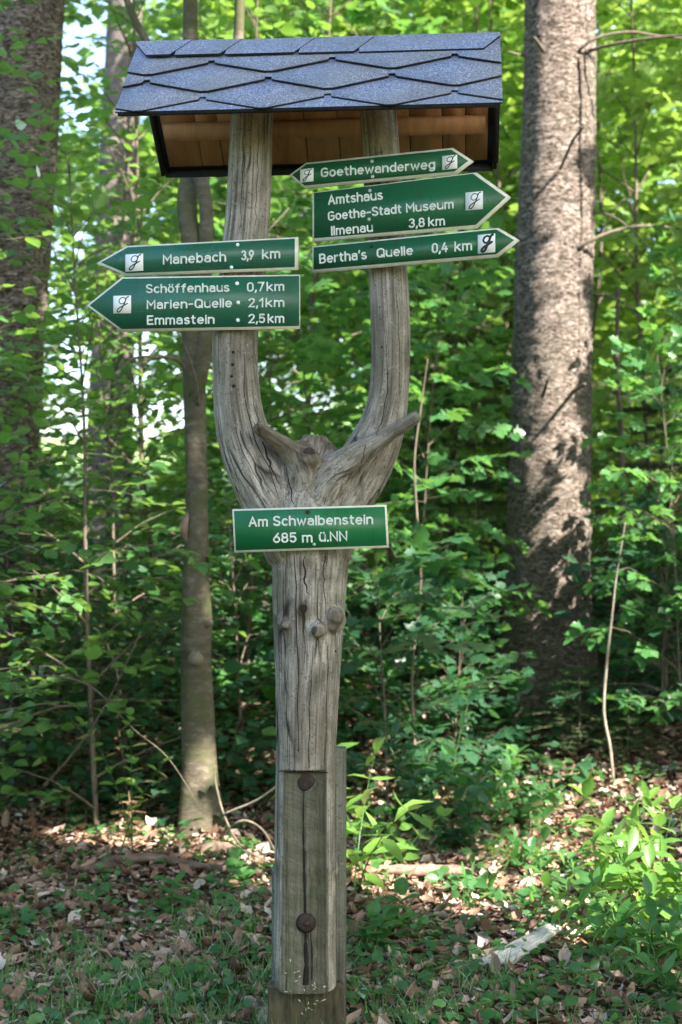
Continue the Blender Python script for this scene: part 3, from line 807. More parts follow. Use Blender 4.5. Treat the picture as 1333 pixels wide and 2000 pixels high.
def shade_trees():
    rs = np.random.RandomState(41)
    n = 80000
    zc = rs.uniform(6.2, 9.6, n)
    # pick a target in the scene, then step back towards the sun
    tx = rs.uniform(-5.5, 6.5, n); ty = rs.uniform(-3.5, 20.0, n); tz = 1.7
    tx[:7000] = rs.uniform(-2.2, 1.5, 7000); ty[:7000] = rs.uniform(-2.2, 2.6, 7000)
    tx[7000:20000] = rs.uniform(-4.5, 4.0, 13000); ty[7000:20000] = rs.uniform(1.5, 9.0, 13000)
    s = (zc - tz) / SUN[2]
    c = np.stack([tx + SUN[0] * s, ty + SUN[1] * s, zc], 1)
    keep = np.ones(n, bool)
    # where the sun ray through this leaf would meet the far foliage
    sf = (c[:, 1] - 8.0) / SUN[1]
    zf = c[:, 2] - SUN[2] * sf
    keep &= ~((zf > 3.0) & (zf < 6.5) & (rs.rand(n) < .96))
    keep &= ~((zf >= 6.5) & (rs.rand(n) < .85))
    # a coarse pattern of gaps
    lowf = np.sin(tx * 1.9 + 1.3 * np.sin(ty * 1.1)) + np.sin(ty * 2.3 + 1.7 * np.sin(tx * .9 + 2)) + .6 * np.sin(3.7 * tx - 2.9 * ty)
    keep &= ~((lowf > 1.35) & (ty > 2.3))
    for T, r in LIT:
        v = c - T
        dist = np.linalg.norm(v - (v @ SUN)[:, None] * SUN, axis=1)
        keep &= ~(dist < r * 1.2 + .08)
    # leaves forced to stay so the signpost and left-edge trunk remain shaded
    prot = np.zeros(n, bool)
    for T in [np.array([u, 0.0, z]) for u in np.linspace(-.7, .6, 6) for z in (2.6, 2.95)] + [P(300, 500, 4.1), P(500, 600, 4.1), P(800, 400, 4.1), P(950, 420, 4.1), P(600, 900, 4.1), P(600, 1150, 4.1), P(600, 1400, 4.1), P(600, 1700, 4.1)] + [P(x_, y_, 7.5) for x_ in (20, 85) for y_ in range(-150, 1150, 110)]:
        v = c - T
        prot |= np.linalg.norm(v - (v @ SUN)[:, None] * SUN, axis=1) < .26
    v = c - P(640, 88, 4.1)
    prot &= np.linalg.norm(v - (v @ SUN)[:, None] * SUN, axis=1) > .05
    keep |= prot
    c = c[keep]
    # nothing may hang into the view
    d = c[:, 1] - CY
    keep = ~((d > 0) & (c[:, 2] - CZ < np.abs(d) * .40 + .3))
    c = c[keep]; n = len(c)
    L = (c, unit(rs.randn(n, 3) * np.array([1, 1, .3])), unit(SUN + rs.randn(n, 3) * .35), rs.uniform(.16, .26, n), rs.rand(n))
    stems = [(8.2, -6.2), (4.2, -7.6), (.4, -6.6), (9.5, .4)]
    own = np.argmin(np.stack([np.hypot(c[:, 0] - a, c[:, 1] - b) for a, b in stems]), 0)
    labs = ('unseen added beech whose cut crown shades the big spruce', 'unseen added beech whose cut crown shades the signpost',
            'unseen added beech whose cut crown shades the left-edge trunk', 'unseen added beech whose cut crown shades the yellowish shrub')
    for k, (a, b) in enumerate(stems):
        e = thing('shade_tree', labs[k], 'tree', (a, b, 0), 'unseen shade trees added behind the viewer')
        V, fs = tube(smooth_path([[a, b, -.2], [a + .1, b, 3], [a - .1, b + .2, 6], [a, b + .3, 9.5]], 24), np.linspace(.24, .08, 24), 14, True, .05, k)
        part('trunk', V, fs, M['beech'], e, True)
        m = own == k
        me, _ = leaf_mesh('crown', 'plain', M['leaf_c'], tuple((x[m] - np.array([a, b, 0])) if i == 0 else x[m] for i, x in enumerate(L)), .5, k)
        link('crown', me, e)


shade_trees()

# ------------------------------------------------------------------ signpost
BASE = P(600, 2030, 4.2); BASE[1] = 0.0
post = thing('signpost', 'weathered forked tree-trunk signpost with a small shingled roof and green signs', 'signpost', BASE)


def limb_pts(rows, n=60, dy=0.0, d0=4.2):
    c = []
    for r in rows:
        px, py, w = r[:3]; d = d0 + dy + (r[3] if len(r) > 3 else 0)
        c.append(list(P(px, py, d)) + [w * d / F])
    return smooth_path(c, n)


LIMBS = [
    limb_pts([(597, 1926, 62), (596, 1850, 61), (597, 1750, 60), (596, 1600, 59), (597, 1500, 59), (599, 1400, 61), (602, 1300, 64), (603, 1200, 70), (606, 1100, 76), (606, 1050, 84), (608, 985, 84), (610, 950, 70)], 90),
    limb_pts([(493, 205, 41), (488, 350, 43), (481, 460, 44), (461, 640, 45), (460, 710, 45), (466, 800, 48), (481, 865, 53), (512, 935, 60), (553, 1000, 68), (590, 1065, 74)], 80),
    limb_pts([(737, 205, 36), (745, 300, 37), (758, 530, 38.5), (763, 640, 39), (763, 720, 38.5), (757, 790, 41), (742, 845, 47), (716, 900, 54), (680, 955, 61), (645, 1010, 68), (615, 1065, 74)], 80),
]
STUBS = [limb_pts([(602, 985, 56, -.02), (588, 915, 36, -.065), (562, 877, 22, -.085), (530, 853, 16, -.105), (498, 833, 11.5, -.13)], 26),
         limb_pts([(612, 1010, 62, -.02), (648, 935, 44, -.065), (695, 892, 27, -.10), (745, 858, 17.5, -.14), (790, 829, 14, -.18), (818, 811, 12.5, -.20)], 30)]
KNOBS = [  # (px, py, depth offset, r px, end px, end py, end depth offset, end r)
    (606, 985, .0, 66, 616, 850, -.01, 25), (600, 930, -.03, 42, 604, 886, -.118, 20), (585, 890, -.02, 34, 590, 868, -.06, 14), (636, 885, -.02, 30, 640, 865, -.04, 14),
    (648, 1208, -.05, 32, 659, 1201, -.108, 15), (646, 1224, -.05, 20, 653, 1224, -.098, 9), (621, 1222, -.07, 24, 623, 1234, -.138, 12.5), (557, 1212, -.06, 18, 556, 1225, -.106, 6),
    (548, 1192, -.02, 18, 539, 1203, -.045, 6), (593, 1184, -.07, 20, 593, 1188, -.113, 13), (645, 1700, -.02, 30, 661, 1706, -.02, 8), (552, 1680, -.02, 30, 541, 1686, -.02, 12), (600, 1095, -.06, 26, 602, 1090, -.106, 8),
]


def build_post():
    mb = MB()
    for c in LIMBS:
        mb.add(*tube(c[:, :3], c[:, 3], 40, True, .02, 5))
    for c in STUBS:
        mb.add(*tube(c[:, :3], c[:, 3], 24, True, .12, 9))
    for a, b, dd, r, a2, b2, dd2, r2 in KNOBS:
        p0, p1 = P(a, b, 4.2 + dd), P(a2, b2, 4.2 + dd2)
        t = np.linspace(0, 1, 8)[:, None]
        pt = p0 + (p1 - p0) * t
        rr = (r + (r2 - r) * np.linspace(0, 1, 8) ** .7) * 4.15 / F
        mb.add(*tube(pt, rr, 20, True, .05, int(a)))
    # web that fills the crotch
    web = limb_pts([(520, 930, 40), (560, 955, 50), (610, 965, 58), (660, 955, 50), (700, 925, 40)], 20)
    mb.add(*tube(web[:, :3], web[:, 3], 24, True))
    V, f, m, _ = mb.get()
    me = mesh_np('raw', V, f, M['wood'])
    ob = bpy.data.objects.new('raw', me); COL.objects.link(ob)
    rm = ob.modifiers.new('r', 'REMESH'); rm.mode = 'VOXEL'; rm.voxel_size = .0052
    smo = ob.modifiers.new('s', 'SMOOTH'); smo.factor = .6; smo.iterations = 9
    dg = bpy.context.evaluated_depsgraph_get(); dg.update()
    me2 = bpy.data.meshes.new_from_object(ob.evaluated_get(dg))
    bpy.data.objects.remove(ob)
    nv = len(me2.vertices); co = np.empty(nv * 3, np.float32); me2.vertices.foreach_get('co', co); co = co.reshape(-1, 3).astype(float)
    # sawn flat face of the lower half, below a stepped notch
    ztop = P(600, 1505, 4.13)[2]; x0 = P(541, 1600, 4.13)[0]; x1 = P(642, 1600, 4.13)[0]
    inx = (co[:, 2] < ztop)
    yf = -.068
    co[inx, 1] = np.maximum(co[inx, 1], yf + 0.0015 * np.sin(co[inx, 2] * 90))
    # nearest limb -> grain coordinates
    best = np.full(nv, 1e9); G = np.zeros((nv, 3))
    stain = np.zeros(nv)
    for ci, c in enumerate(LIMBS + STUBS):
        t, e1, e2 = frames(c[:, :3])
        ln = np.concatenate([[0], np.cumsum(np.linalg.norm(np.diff(c[:, :3], axis=0), axis=1))])
        for i0 in range(0, nv, 20000):
            v = co[i0:i0 + 20000]
            D = np.linalg.norm(v[:, None] - c[None, :, :3], axis=2) / c[None, :, 3]
            j = D.argmin(1); dm = D[np.arange(len(v)), j]
            rel = v - c[j, :3]
            gg = np.stack([(rel * e1[j]).sum(1), (rel * e2[j]).sum(1), ln[j] + (rel * t[j]).sum(1)], 1)
            if ci >= 3:
                dm = dm * .92
                fr = j / (len(c) - 1)
                stain[i0:i0 + 20000] = np.maximum(stain[i0:i0 + 20000], (1 - sm(1.02, 1.28, dm)) * sm(.18, .5, fr) * (1. if ci == 3 else .42))
            b = best[i0:i0 + 20000]; up = dm < b
            b[up] = dm[up]; G[i0:i0 + 20000][up] = gg[up]
    co2 = co - ORG[post.name]
    # fine grain ridges in the surface itself
    me2.vertices.foreach_set('co', co2.astype(np.float32).ravel())
    for a, b_, dd, r, a2, b2, dd2, r2 in KNOBS:
        q_ = P(a2, b2, 4.2 + dd2); dq = np.linalg.norm(co - q_ - np.array([0, .0, -.01]), axis=1)
        stain = np.maximum(stain, .95 * (1 - sm(.35, 1.0, dq / (r2 * 4.15 / F * 2.2))))
    sawn = (inx & (co[:, 1] < yf + .004)) * 1.0
    for nm_, ar in (('stain', stain), ('sawn', sawn)):
        at = me2.attributes.new(nm_, 'FLOAT', 'POINT'); at.data.foreach_set('value', ar.astype(np.float32))
    at = me2.attributes.new('grain', 'FLOAT_VECTOR', 'POINT'); at.data.foreach_set('vector', G.astype(np.float32).ravel())
    me2.polygons.foreach_set('use_smooth', np.ones(len(me2.polygons), bool))
    me2.materials.clear(); me2.materials.append(M['wood']); me2.update()
    return link('forked_trunk', me2, post)


trunk_o = build_post()


def disc(name, px, py, y, r, mat, parent, depth=.012, label=None, n=28, dome=.3):
    c = P(px, py, 4.2 + y); r = r * 4.15 / F
    pts = [c + np.array([0, depth, 0]), c, c + np.array([0, -depth * .6 * dome, 0]), c + np.array([0, -depth * dome, 0])]
    V, fs = tube(pts, [r, r, r * .75, r * .3], n)
    return part(name, V, fs, mat, parent, True, label=label)


disc('knot_hole', 593, 1188, -.1130, 8, M['hole'], trunk_o, .004, dome=.2)
disc('knot', 604, 886, -.117, 12, M['rust'], trunk_o, .01)
disc('bolt', 600, 1529, -.070, 18, M['rust'], post, .010, 'bolt sunk in a round hole under the notch')
disc('bolt', 598, 1803, -.073, 17.5, M['rust'], post, .014, 'lower rusty bolt head')
disc('washer', 598, 1803, -.0705, 19.5, M['hole'], post, .004, dome=.2)
disc('bolt_nut', 599, 1804, -.0775, 7, M['rust'], post, .006, n=6, dome=.6)
# crescent of pale wood inside the upper bolt hole
c0 = P(600, 1529, 4.124)
aa = np.linspace(-1.9, .35, 14); ro, ri = 17.5 * 4.13 / F, 12.5 * 4.13 / F
V = np.vstack([c0 + np.stack([np.cos(aa) * ro, np.full(14, -.002), np.sin(aa) * ro], 1), c0 + np.stack([np.cos(aa) * (ro - (ro - ri) * np.sin((aa + 1.9) / 2.25 * math.pi)), np.full(14, -.002), np.sin(aa) * (ro - (ro - ri) * np.sin((aa + 1.9) / 2.25 * math.pi))], 1)])
k = np.arange(13)
part('hole_rim', V, [np.stack([k, k + 1, 14 + k + 1, 14 + k], 1)], M['wood_dark'], post)


from mathutils.bvhtree import BVHTree
BV = BVHTree.FromObject(trunk_o, bpy.context.evaluated_depsgraph_get()) if False else BVHTree.FromPolygons([v_.co[:] for v_ in trunk_o.data.vertices], [p_.vertices[:] for p_ in trunk_o.data.polygons])


def on_trunk(px, py):
    o_ = np.array([0, CY, CZ]) - ORG[post.name]; d_ = unit(np.array([(px - 666.5) / F, 1, (1000 - py) / F]))
    hit = BV.ray_cast(Vector(o_), Vector(d_))[0]
    return np.array(hit) + ORG[post.name] if hit else None


def split(rows, wob=1.2):
    """a drying split that follows the wood's surface; rows (px, py, half width px)"""
    rs = np.random.RandomState(int(rows[0][0] * 3 + rows[0][1]))
    r = smooth_path(rows, 70); r[:, 0] += wob * np.interp(np.arange(70), np.arange(0, 71, 7), rs.randn(11))
    pts = []
    for a, b, w in r:
        h = on_trunk(a, b)
        if h is not None: pts.append(list(h + np.array([0, .0010, 0])) + [max(w, .3) * 4.1 / F])
    c = np.array(pts); c[:, 3] *= .75 + .5 * rs.rand(len(c))
    V, fs = tube(c[:, :3], c[:, 3] * .75 + .0009, 6)
    part('crack', V, fs, M['hole'], trunk_o)


for rows in ([(577, 1084, .6), (578, 1160, 1.0), (581, 1250, 1.1), (582, 1350, .8), (583, 1470, .4)], [(634, 1086, 1.2), (633, 1130, .8), (638, 1200, .6)], [(595, 1086, .5), (596, 1130, 1.8), (602, 1160, .6)],
             [(612, 1260, .4), (606, 1380, .7), (604, 1500, .9)], [(560, 1300, .3), (561, 1400, .6), (562, 1495, .4)], [(640, 1260, .3), (638, 1380, .6), (634, 1490, .3)],
             [(476, 690, .3), (480, 780, .8), (500, 860, 1.0), (528, 920, .8), (545, 975, .4)], [(512, 862, 1.0), (522, 890, 2.4), (532, 915, 1.6), (545, 945, .4)], [(492, 760, .3), (498, 800, .7), (508, 850, .9)],
             [(556, 905, .4), (566, 940, 1.2), (574, 985, .6)], [(455, 800, .3), (470, 870, .7), (500, 930, .5), (525, 980, .3)], [(752, 640, .3), (757, 720, .6), (752, 800, .8), (735, 850, .4)],
             [(775, 560, .3), (780, 680, .5), (779, 770, .3)], [(478, 240, .3), (474, 330, .7), (470, 450, .4)], [(505, 250, .3), (503, 350, .6), (498, 440, .3)], [(716, 870, .9), (708, 900, .5), (700, 930, .3)]):
    split(rows)
for a, b, r in ((456, 688, 3.2), (455, 712, 3), (453, 735, 3.2), (457, 754, 3.6), (747, 678, 2.2), (757, 730, 2.2), (742, 600, 1.8), (583, 1465, 2), (655, 1272, 2.5)):
    h = on_trunk(a, b)
    V, fs = tube([h + np.array([0, .006, 0]), h + np.array([0, -.0006, 0])], [r * 4.1 / F] * 2, 9); part('nail_hole', V, fs, M['hole'], trunk_o)


def crack(rows, y, name='crack'):
    """a dark split: thin wedge lying just in the surface; rows (px, py, half width px)"""
    mb = MB(); c = smooth_path([list(P(a, b, 4.2 + y)) + [w * 4.13 / F] for a, b, w in rows], 50)
    rs = np.random.RandomState(int(rows[0][0]))
    c[:, 0] += .0012 * np.cumsum(rs.randn(50)) * .3
    L_ = c[:, :3] - c[:, 3:4] * np.array([1, 0, 0]); R_ = c[:, :3] + c[:, 3:4] * np.array([1, 0, 0])
    B_ = c[:, :3] + np.array([0, .012, 0])
    V = np.vstack([L_, R_, B_, c[:, :3] - np.array([0, .0008, 0])]); k = np.arange(49); n = 50
    fs = np.vstack([np.stack([k, k + 1, 3 * n + k + 1, 3 * n + k], 1), np.stack([3 * n + k, 3 * n + k + 1, n + k + 1, n + k], 1),
                    np.stack([n + k, n + k + 1, 2 * n + k + 1, 2 * n + k], 1), np.stack([2 * n + k, 2 * n + k + 1, k + 1, k], 1)])
    return part(name, V, [fs], M['hole'], trunk_o)


crack([(594, 1548, .8), (594, 1600, 1.5), (595, 1680, 2.0), (597, 1760, 2.4), (598, 1800, 2.6), (597, 1850, 3.8), (598, 1890, 5), (597, 1924, 6)], -.0692)
crack([(607, 1820, .6), (609, 1850, 1.5), (609, 1890, 1.2), (610, 1915, .8)], -.0692)

cn = P(545, 1506, 4.13); ce = P(641, 1506, 4.13); tt = np.linspace(0, 1, 30)  # dark strip standing in for the shadow under the notch step
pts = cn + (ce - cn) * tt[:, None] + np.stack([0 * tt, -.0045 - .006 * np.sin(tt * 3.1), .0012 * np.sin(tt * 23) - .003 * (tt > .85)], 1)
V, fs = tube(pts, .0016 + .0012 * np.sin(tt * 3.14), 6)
part('notch_shadow_line', V, fs, M['hole'], trunk_o)
# beam that carries the trunk, behind it, set in the ground
mb = MB()
zb = -.3
for pa, pb, top in ((601, 677, 1468), (531, 600, 1702)):
    pl = P(pa, 2000, 4.27)[0]; pr = P(pb, 2000, 4.27)[0]; zt = P(600, top, 4.27)[2]
    mb.add(*box([(pl + pr) / 2, .118, (zt + zb) / 2], np.array([1, 0, 0.]), np.array([0, 1., 0]), np.array([0, 0, 1.]), (pr - pl) / 2, .05, (zt - zb) / 2))
part('support_plank', *mb.get()[:2], M['wood_dark'], post)
mb = MB()
pl = P(526, 2000, 4.2)[0]; pr = P(672, 2000, 4.2)[0]; zt2 = P(600, 1929, 4.2)[2]
zz = np.linspace(-.3, zt2, 8)
V, fs = tube(np.stack([np.full(8, (pl + pr) / 2), np.full(8, .02), zz], 1), np.linspace(.125, .116, 8), 24, True, .05, 8)
V[:, 1] = np.clip(V[:, 1], -.008, .063)
part('foot_block', V, fs, M['foot'], post, label='greenish stump end under the hanging trunk')

# ------------------------------------------------------------------ roof
ya = math.radians(5)
E = np.array([math.cos(ya), -math.sin(ya), 0]); Gd = np.array([math.sin(ya), math.cos(ya), 0])
RC = np.array([(620 - 666.5) / 650, 0, 2.990]); HL = .546
SL = math.hypot(.29, .262)            # front slope
SB = math.hypot(.33, .262)            # the rear slope reaches a little further down
DF = (-Gd * .29 - UP * .262) / SL; DB = (Gd * .33 - UP * .262) / SB
NF = unit(np.cross(DF, E)); NF = NF if NF[2] > 0 else -NF
NB = unit(np.cross(DB, E)); NB = NB if NB[2] > 0 else -NB


def slope_pt(D, Nn, u, v, h): return RC + E * u + D * (v * (SL if D is DF else SB)) + Nn * h


mb = MB(); mb.add(*box(slope_pt(DF, NF, 0, .475, -.012), E, DF, NF, HL - .012, SL * .465, .009))
roof = mb.build('roof', M['board'], post)
mb = MB(); mb.add(*box(slope_pt(DB, NB, 0, .51, .006), E, DB, NB, HL + .004, SB * .52, .005))
mb.build('roofing_felt', M['felt'], roof)
# boards of the back slope seen from below
us = [-.515, -.405, -.335, -.20, -.06, .045, .16, .27, .372, .445, .515]
for i in range(len(us) - 1):
    a, b = us[i], us[i + 1]
    mb = MB(); mb.add(*box(slope_pt(DB, NB, (a + b) / 2, .50, -.012 + .0004 * (i % 3)), E, DB, NB, (b - a) / 2 - .0016, SB * .455, .0095))
    mb.build('roof_board', M['board'], roof)
mb = MB(); mb.add(*box(slope_pt(DB, NB, 0, .61, -.036), E, DB, NB, .505, .026, .0125)); mb.build('batten', M['board'], roof)
mb = MB(); mb.add(*box(slope_pt(DF, NF, 0, .962, -.006), E, DF, NF, HL - .006, SL * .022, .006)); mb.build('edge_strip', M['felt'], roof)
# barge strips
for s in (-1, 1):
    mb = MB(); mb.add(*box(slope_pt(DB, NB, s * (HL - .008), .52, -.018), E, DB, NB, .006, SB * .50, .017)); mb.build('edge_strip', M['felt'], roof)
mb = MB(); mb.add(*box(slope_pt(DB, NB, 0, 1.03, -.012), E, DB, NB, HL - .015, .005, .02)); mb.build('edge_strip', M['felt'], roof)


def sheet(outline_uv, h_top, thick, tilt_v0, tilt):
    """polygon (u,v) lying on the front slope; upper edge rests lower than the lower edge"""
    bmh = bmesh.new()
    def hh(v): return h_top - tilt * max(0, (tilt_v0 - v))
    up_ = [bmh.verts.new(slope_pt(DF, NF, u, v, hh(v))) for u, v in outline_uv]
    lo_ = [bmh.verts.new(slope_pt(DF, NF, u, v, hh(v) - thick)) for u, v in outline_uv]
    ft = bmh.faces.new(up_); fb = bmh.faces.new(lo_[::-1]); ft.material_index = 0; fb.material_index = 1
    n = len(up_)
    for i in range(n):
        f = bmh.faces.new([up_[i], lo_[i], lo_[(i + 1) % n], up_[(i + 1) % n]]); f.material_index = 1
    bmesh.ops.triangulate(bmh, faces=[ft, fb])
    bmesh.ops.recalc_face_normals(bmh, faces=bmh.faces[:])
    for v in bmh.verts: v.co -= Vector(ORG[roof.name])
    me = bpy.data.meshes.new('sheet'); bmh.to_mesh(me); bmh.free()
    me.materials.append(M['shingle']); me.materials.append(M['felt'])
    return me


def strip(z, vtop, h, thick):
    """one course: straight upper edge at vtop, cut lower edge z"""
    n = len(z); D_ = NF * thick; up_ = [slope_pt(DF, NF, u, vtop, h) for u, v in z]; lo_ = [slope_pt(DF, NF, u, v, h) for u, v in z]
    V = np.array(up_ + lo_ + [p - D_ for p in up_] + [p - D_ for p in lo_]) - ORG[roof.name]
    k = np.arange(n - 1)
    top = np.stack([k, n + k, n + k + 1, k + 1], 1); bot = np.stack([2 * n + k, 2 * n + k + 1, 3 * n + k + 1, 3 * n + k], 1)
    e1 = np.stack([n + k, 3 * n + k, 3 * n + k + 1, n + k + 1], 1); e2 = np.stack([k, k + 1, 2 * n + k + 1, 2 * n + k], 1)
    en = np.array([[0, 2 * n, 3 * n, n], [n - 1, 2 * n - 1, 4 * n - 1, 3 * n - 1]])
    f = np.vstack([top, bot, e1, e2, en])
    return mesh_np('shingle_course', V, [f], [M['shingle'], M['felt']], np.r_[np.zeros(n - 1), np.ones(len(f) - n + 1)])


PER = .3575
def zigzag(vh, vl, off, jit=1):
    pts = []; rs = np.random.RandomState(int(off * 1000) % 977 + 3)
    k = math.floor((-HL - off) / PER) - 1
    while True:
        u0 = off + k * PER            # notch
        row = [(u0 - .011, vh + .012), (u0 - .009, vh - .03), (u0 + .009, vh - .03), (u0 + .011, vh + .012), (u0 + PER / 2 - .012, vl), (u0 + PER / 2 + .012, vl)]
        for u, v in row:
            pts.append((u, v + rs.uniform(-.004, .004)))
        k += 1
        if u0 > HL: break
    out = []
    for (ua, va), (ub, vb) in zip(pts[:-1], pts[1:]):     # clip to the roof
        for U in (-HL, HL):
            if (ua - U) * (ub - U) < 0:
                f = (U - ua) / (ub - ua); out.append((U, va + f * (vb - va)))
        if -HL < ub < HL: out.append((ub, vb))
    out.sort(key=lambda p: p[0])
    return out


for k, (vh, vl, off, vtop, h) in enumerate([(.835, 1.0, .055, .45, .008), (.575, .755, .055 + PER / 2, .15, .0165), (.315, .49, .055, .02, .025)]):
    z = zigzag(vh, vl, off)
    if k == 0: z = [(u, min(v + .0, 1.0)) for u, v in z]
    link('shingle_course', strip([(-HL, z[0][1])] * (z[0][0] > -HL + 1e-4) + z + [(HL, z[-1][1])] * (z[-1][0] < HL - 1e-4), vtop, h, .0056), roof)
# backing sheet of the lowest course so that the eave is closed
link('shingle_course', sheet([(-HL, .40), (-HL, .985), (HL, .985), (HL, .40)], .0022, .004, 1, 0), roof)
# ridge caps: each a folded piece with one slanting end, overlapping its neighbour
cu = [-HL, -.375, -.225, -.005, .172, HL + .02]
for i in range(5):
    a, b = cu[i], cu[i + 1]
    sl = .05
    lo = a - .04 if i else -HL
    o_ = [(lo, -.012), (lo, .24), (b - .055, .24), (b, -.012)]
    if i == 0: o_ = [(-HL, -.012), (-HL, .02), (-HL + .045, .24), (b - .055, .24), (b, -.012)]
    if i == 4: o_ = [(lo, -.012), (lo, .24), (HL - .05, .24), (HL, .02), (HL, -.012)]
    h0 = .040 - .0022 * i
    link('ridge_cap', sheet(o_, h0, .006, 1, 0), roof)
V, fs = tube([RC - E * HL + UP * .022, RC + E * HL + UP * .022], [.014, .014], 10)
part('ridge_roll', V, fs, M['shingle'], roof, True)
# back slope shingles (top side, out of sight from here)
mb = MB(); mb.add(*box(slope_pt(DB, NB, 0, .5, .016), E, DB, NB, HL, SB * .5, .004)); mb.build('shingle_course', M['shingle'], roof)
# ------------------------------------------------------------------ lettering: round-ended routed strokes
def AR(cx, cy, rx, ry, a0, a1, n=14):
    t = np.radians(np.linspace(a0, a1, n)); return [(cx + rx * math.cos(q_), cy + ry * math.sin(q_)) for q_ in t]


XH = .70
EL = AR(.22, .35, .22, .35, 0, 360, 24)
GL = {
    'o': (.44, [EL]), 'a': (.42, [AR(.21, .49, .2, .21, 150, 0, 8) + [(.41, .3), (.41, 0)], [(.41, .42), (.2, .42)] + AR(.18, .21, .18, .21, 90, 270, 10) + [(.26, 0), (.41, .14)]]),
    'b': (.44, [[(0, 1), (0, 0)], EL]), 'c': (.38, [AR(.22, .35, .22, .35, 50, 310, 18)]), 'd': (.44, [[(.44, 1), (.44, 0)], EL]),
    'e': (.44, [[(.01, .37), (.44, .37)] + AR(.22, .35, .22, .35, 5, 310, 20)]), 'f': (.32, [[(.12, 0), (.12, .8)] + AR(.3, .8, .18, .2, 180, 90, 7), [(0, XH), (.28, XH)]]),
    'g': (.44, [EL, [(.44, XH), (.44, -.08)] + AR(.23, -.08, .21, .2, 0, -140, 10)]),
    'h': (.42, [[(0, 1), (0, 0)], [(0, .45)] + AR(.21, .47, .21, .23, 180, 0, 10) + [(.42, 0)]]), 'i': (0.0, [[(0, 0), (0, XH)], [(0, .93), (0, .96)]]),
    'k': (.40, [[(0, 1), (0, 0)], [(0, .26), (.36, XH)], [(.13, .4), (.40, 0)]]), 'l': (0.0, [[(0, 1), (0, 0)]]),
    'm': (.66, [[(0, XH), (0, 0)], [(0, .45)] + AR(.165, .5, .165, .2, 180, 0, 8) + [(.33, 0)], [(.33, .45)] + AR(.495, .5, .165, .2, 180, 0, 8) + [(.66, 0)]]),
    'n': (.42, [[(0, XH), (0, 0)], [(0, .45)] + AR(.21, .47, .21, .23, 180, 0, 10) + [(.42, 0)]]), 'r': (.26, [[(0, XH), (0, 0)], [(0, .42)] + AR(.22, .46, .22, .24, 180, 80, 7)]),
    's': (.36, [AR(.18, .525, .17, .175, 40, 200, 8) + [(.06, .43), (.3, .3)] + AR(.18, .18, .18, .18, 20, -150, 9)]),
    't': (.28, [[(.1, .92), (.1, .2)] + AR(.26, .18, .16, .18, 180, 270, 6), [(0, XH), (.27, XH)]]),
    'u': (.42, [[(0, XH), (0, .25)] + AR(.21, .23, .21, .23, 180, 360, 10) + [(.42, XH)], [(.42, XH), (.42, 0)]]),
    'w': (.64, [[(0, XH), (.16, 0), (.32, .6), (.48, 0), (.64, XH)]]),
    'A': (.54, [[(0, 0), (.27, 1), (.54, 0)], [(.1, .32), (.44, .32)]]), 'B': (.48, [[(0, 0), (0, 1), (.24, 1)] + AR(.24, .76, .2, .24, 90, -90, 9) + [(0, .52)], [(.24, .52)] + AR(.26, .26, .22, .26, 90, -90, 9) + [(0, 0)]]),
    'E': (.42, [[(.42, 1), (0, 1), (0, 0), (.42, 0)], [(0, .52), (.36, .52)]]), 'G': (.52, [AR(.26, .72, .26, .28, 35, 180, 9) + AR(.26, .28, .26, .28, 180, 360, 10) + [(.52, .5), (.28, .5)]]),
    'I': (0.0, [[(0, 0), (0, 1)]]), 'M': (.60, [[(0, 0), (0, 1), (.3, .38), (.6, 1), (.6, 0)]]), 'N': (.52, [[(0, 0), (0, 1), (.52, 0), (.52, 1)]]),
    'Q': (.54, [AR(.27, .72, .27, .28, 0, 180, 10) + AR(.27, .28, .27, .28, 180, 360, 10) + [(.54, .72)], [(.34, .22), (.56, -.02)]]),
    'S': (.48, [AR(.24, .76, .23, .24, 30, 190, 9) + [(.06, .62), (.42, .40)] + AR(.24, .25, .24, .25, 20, -155, 10)]),
    '0': (.46, [AR(.23, .72, .23, .28, 0, 180, 10) + AR(.23, .28, .23, .28, 180, 360, 10) + [(.46, .72)]]), '1': (.24, [[(0, .72), (.24, 1), (.24, 0)]]),
    '2': (.46, [AR(.23, .75, .22, .25, 165, -20, 10) + [(.36, .52), (0, 0), (.46, 0)]]), '3': (.46, [AR(.22, .76, .21, .24, 150, -80, 10) + AR(.22, .27, .24, .27, 80, -150, 11)]),
    '4': (.48, [[(.26, 1), (0, .3), (.48, .3)], [(.36, .58), (.36, 0)]]), '5': (.46, [[(.42, 1), (.06, 1), (.03, .52)] + AR(.22, .32, .23, .32, 120, -145, 11)]),
    '6': (.46, [[(.36, 1), (.1, .55)] + AR(.23, .3, .23, .3, 150, -210, 20)]), '7': (.44, [[(0, 1), (.44, 1), (.14, 0)]]),
    '8': (.46, [AR(.23, .76, .2, .24, 0, 360, 16), AR(.23, .27, .23, .27, 0, 360, 18)]), '9': (.46, [[(.1, 0), (.36, .45)] + AR(.23, .7, .23, .3, -30, 330, 20)]),
    ',': (.06, [[(.06, .06), (0, -.17)]]), '.': (0.0, [[(0, 0), (0, .03)]]), '-': (.30, [[(0, .44), (.30, .44)]]), "'": (.04, [[(.04, 1), (0, .78)]]), ' ': (.16, []),
}
for ch, b in (('ö', 'o'), ('ü', 'u')):
    w = .44 if b == 'o' else .42
    GL[ch] = (w, GL[b][1] + [[(w * .22, .92), (w * .22, .95)], [(w * .78, .92), (w * .78, .95)]])
GAP = .215


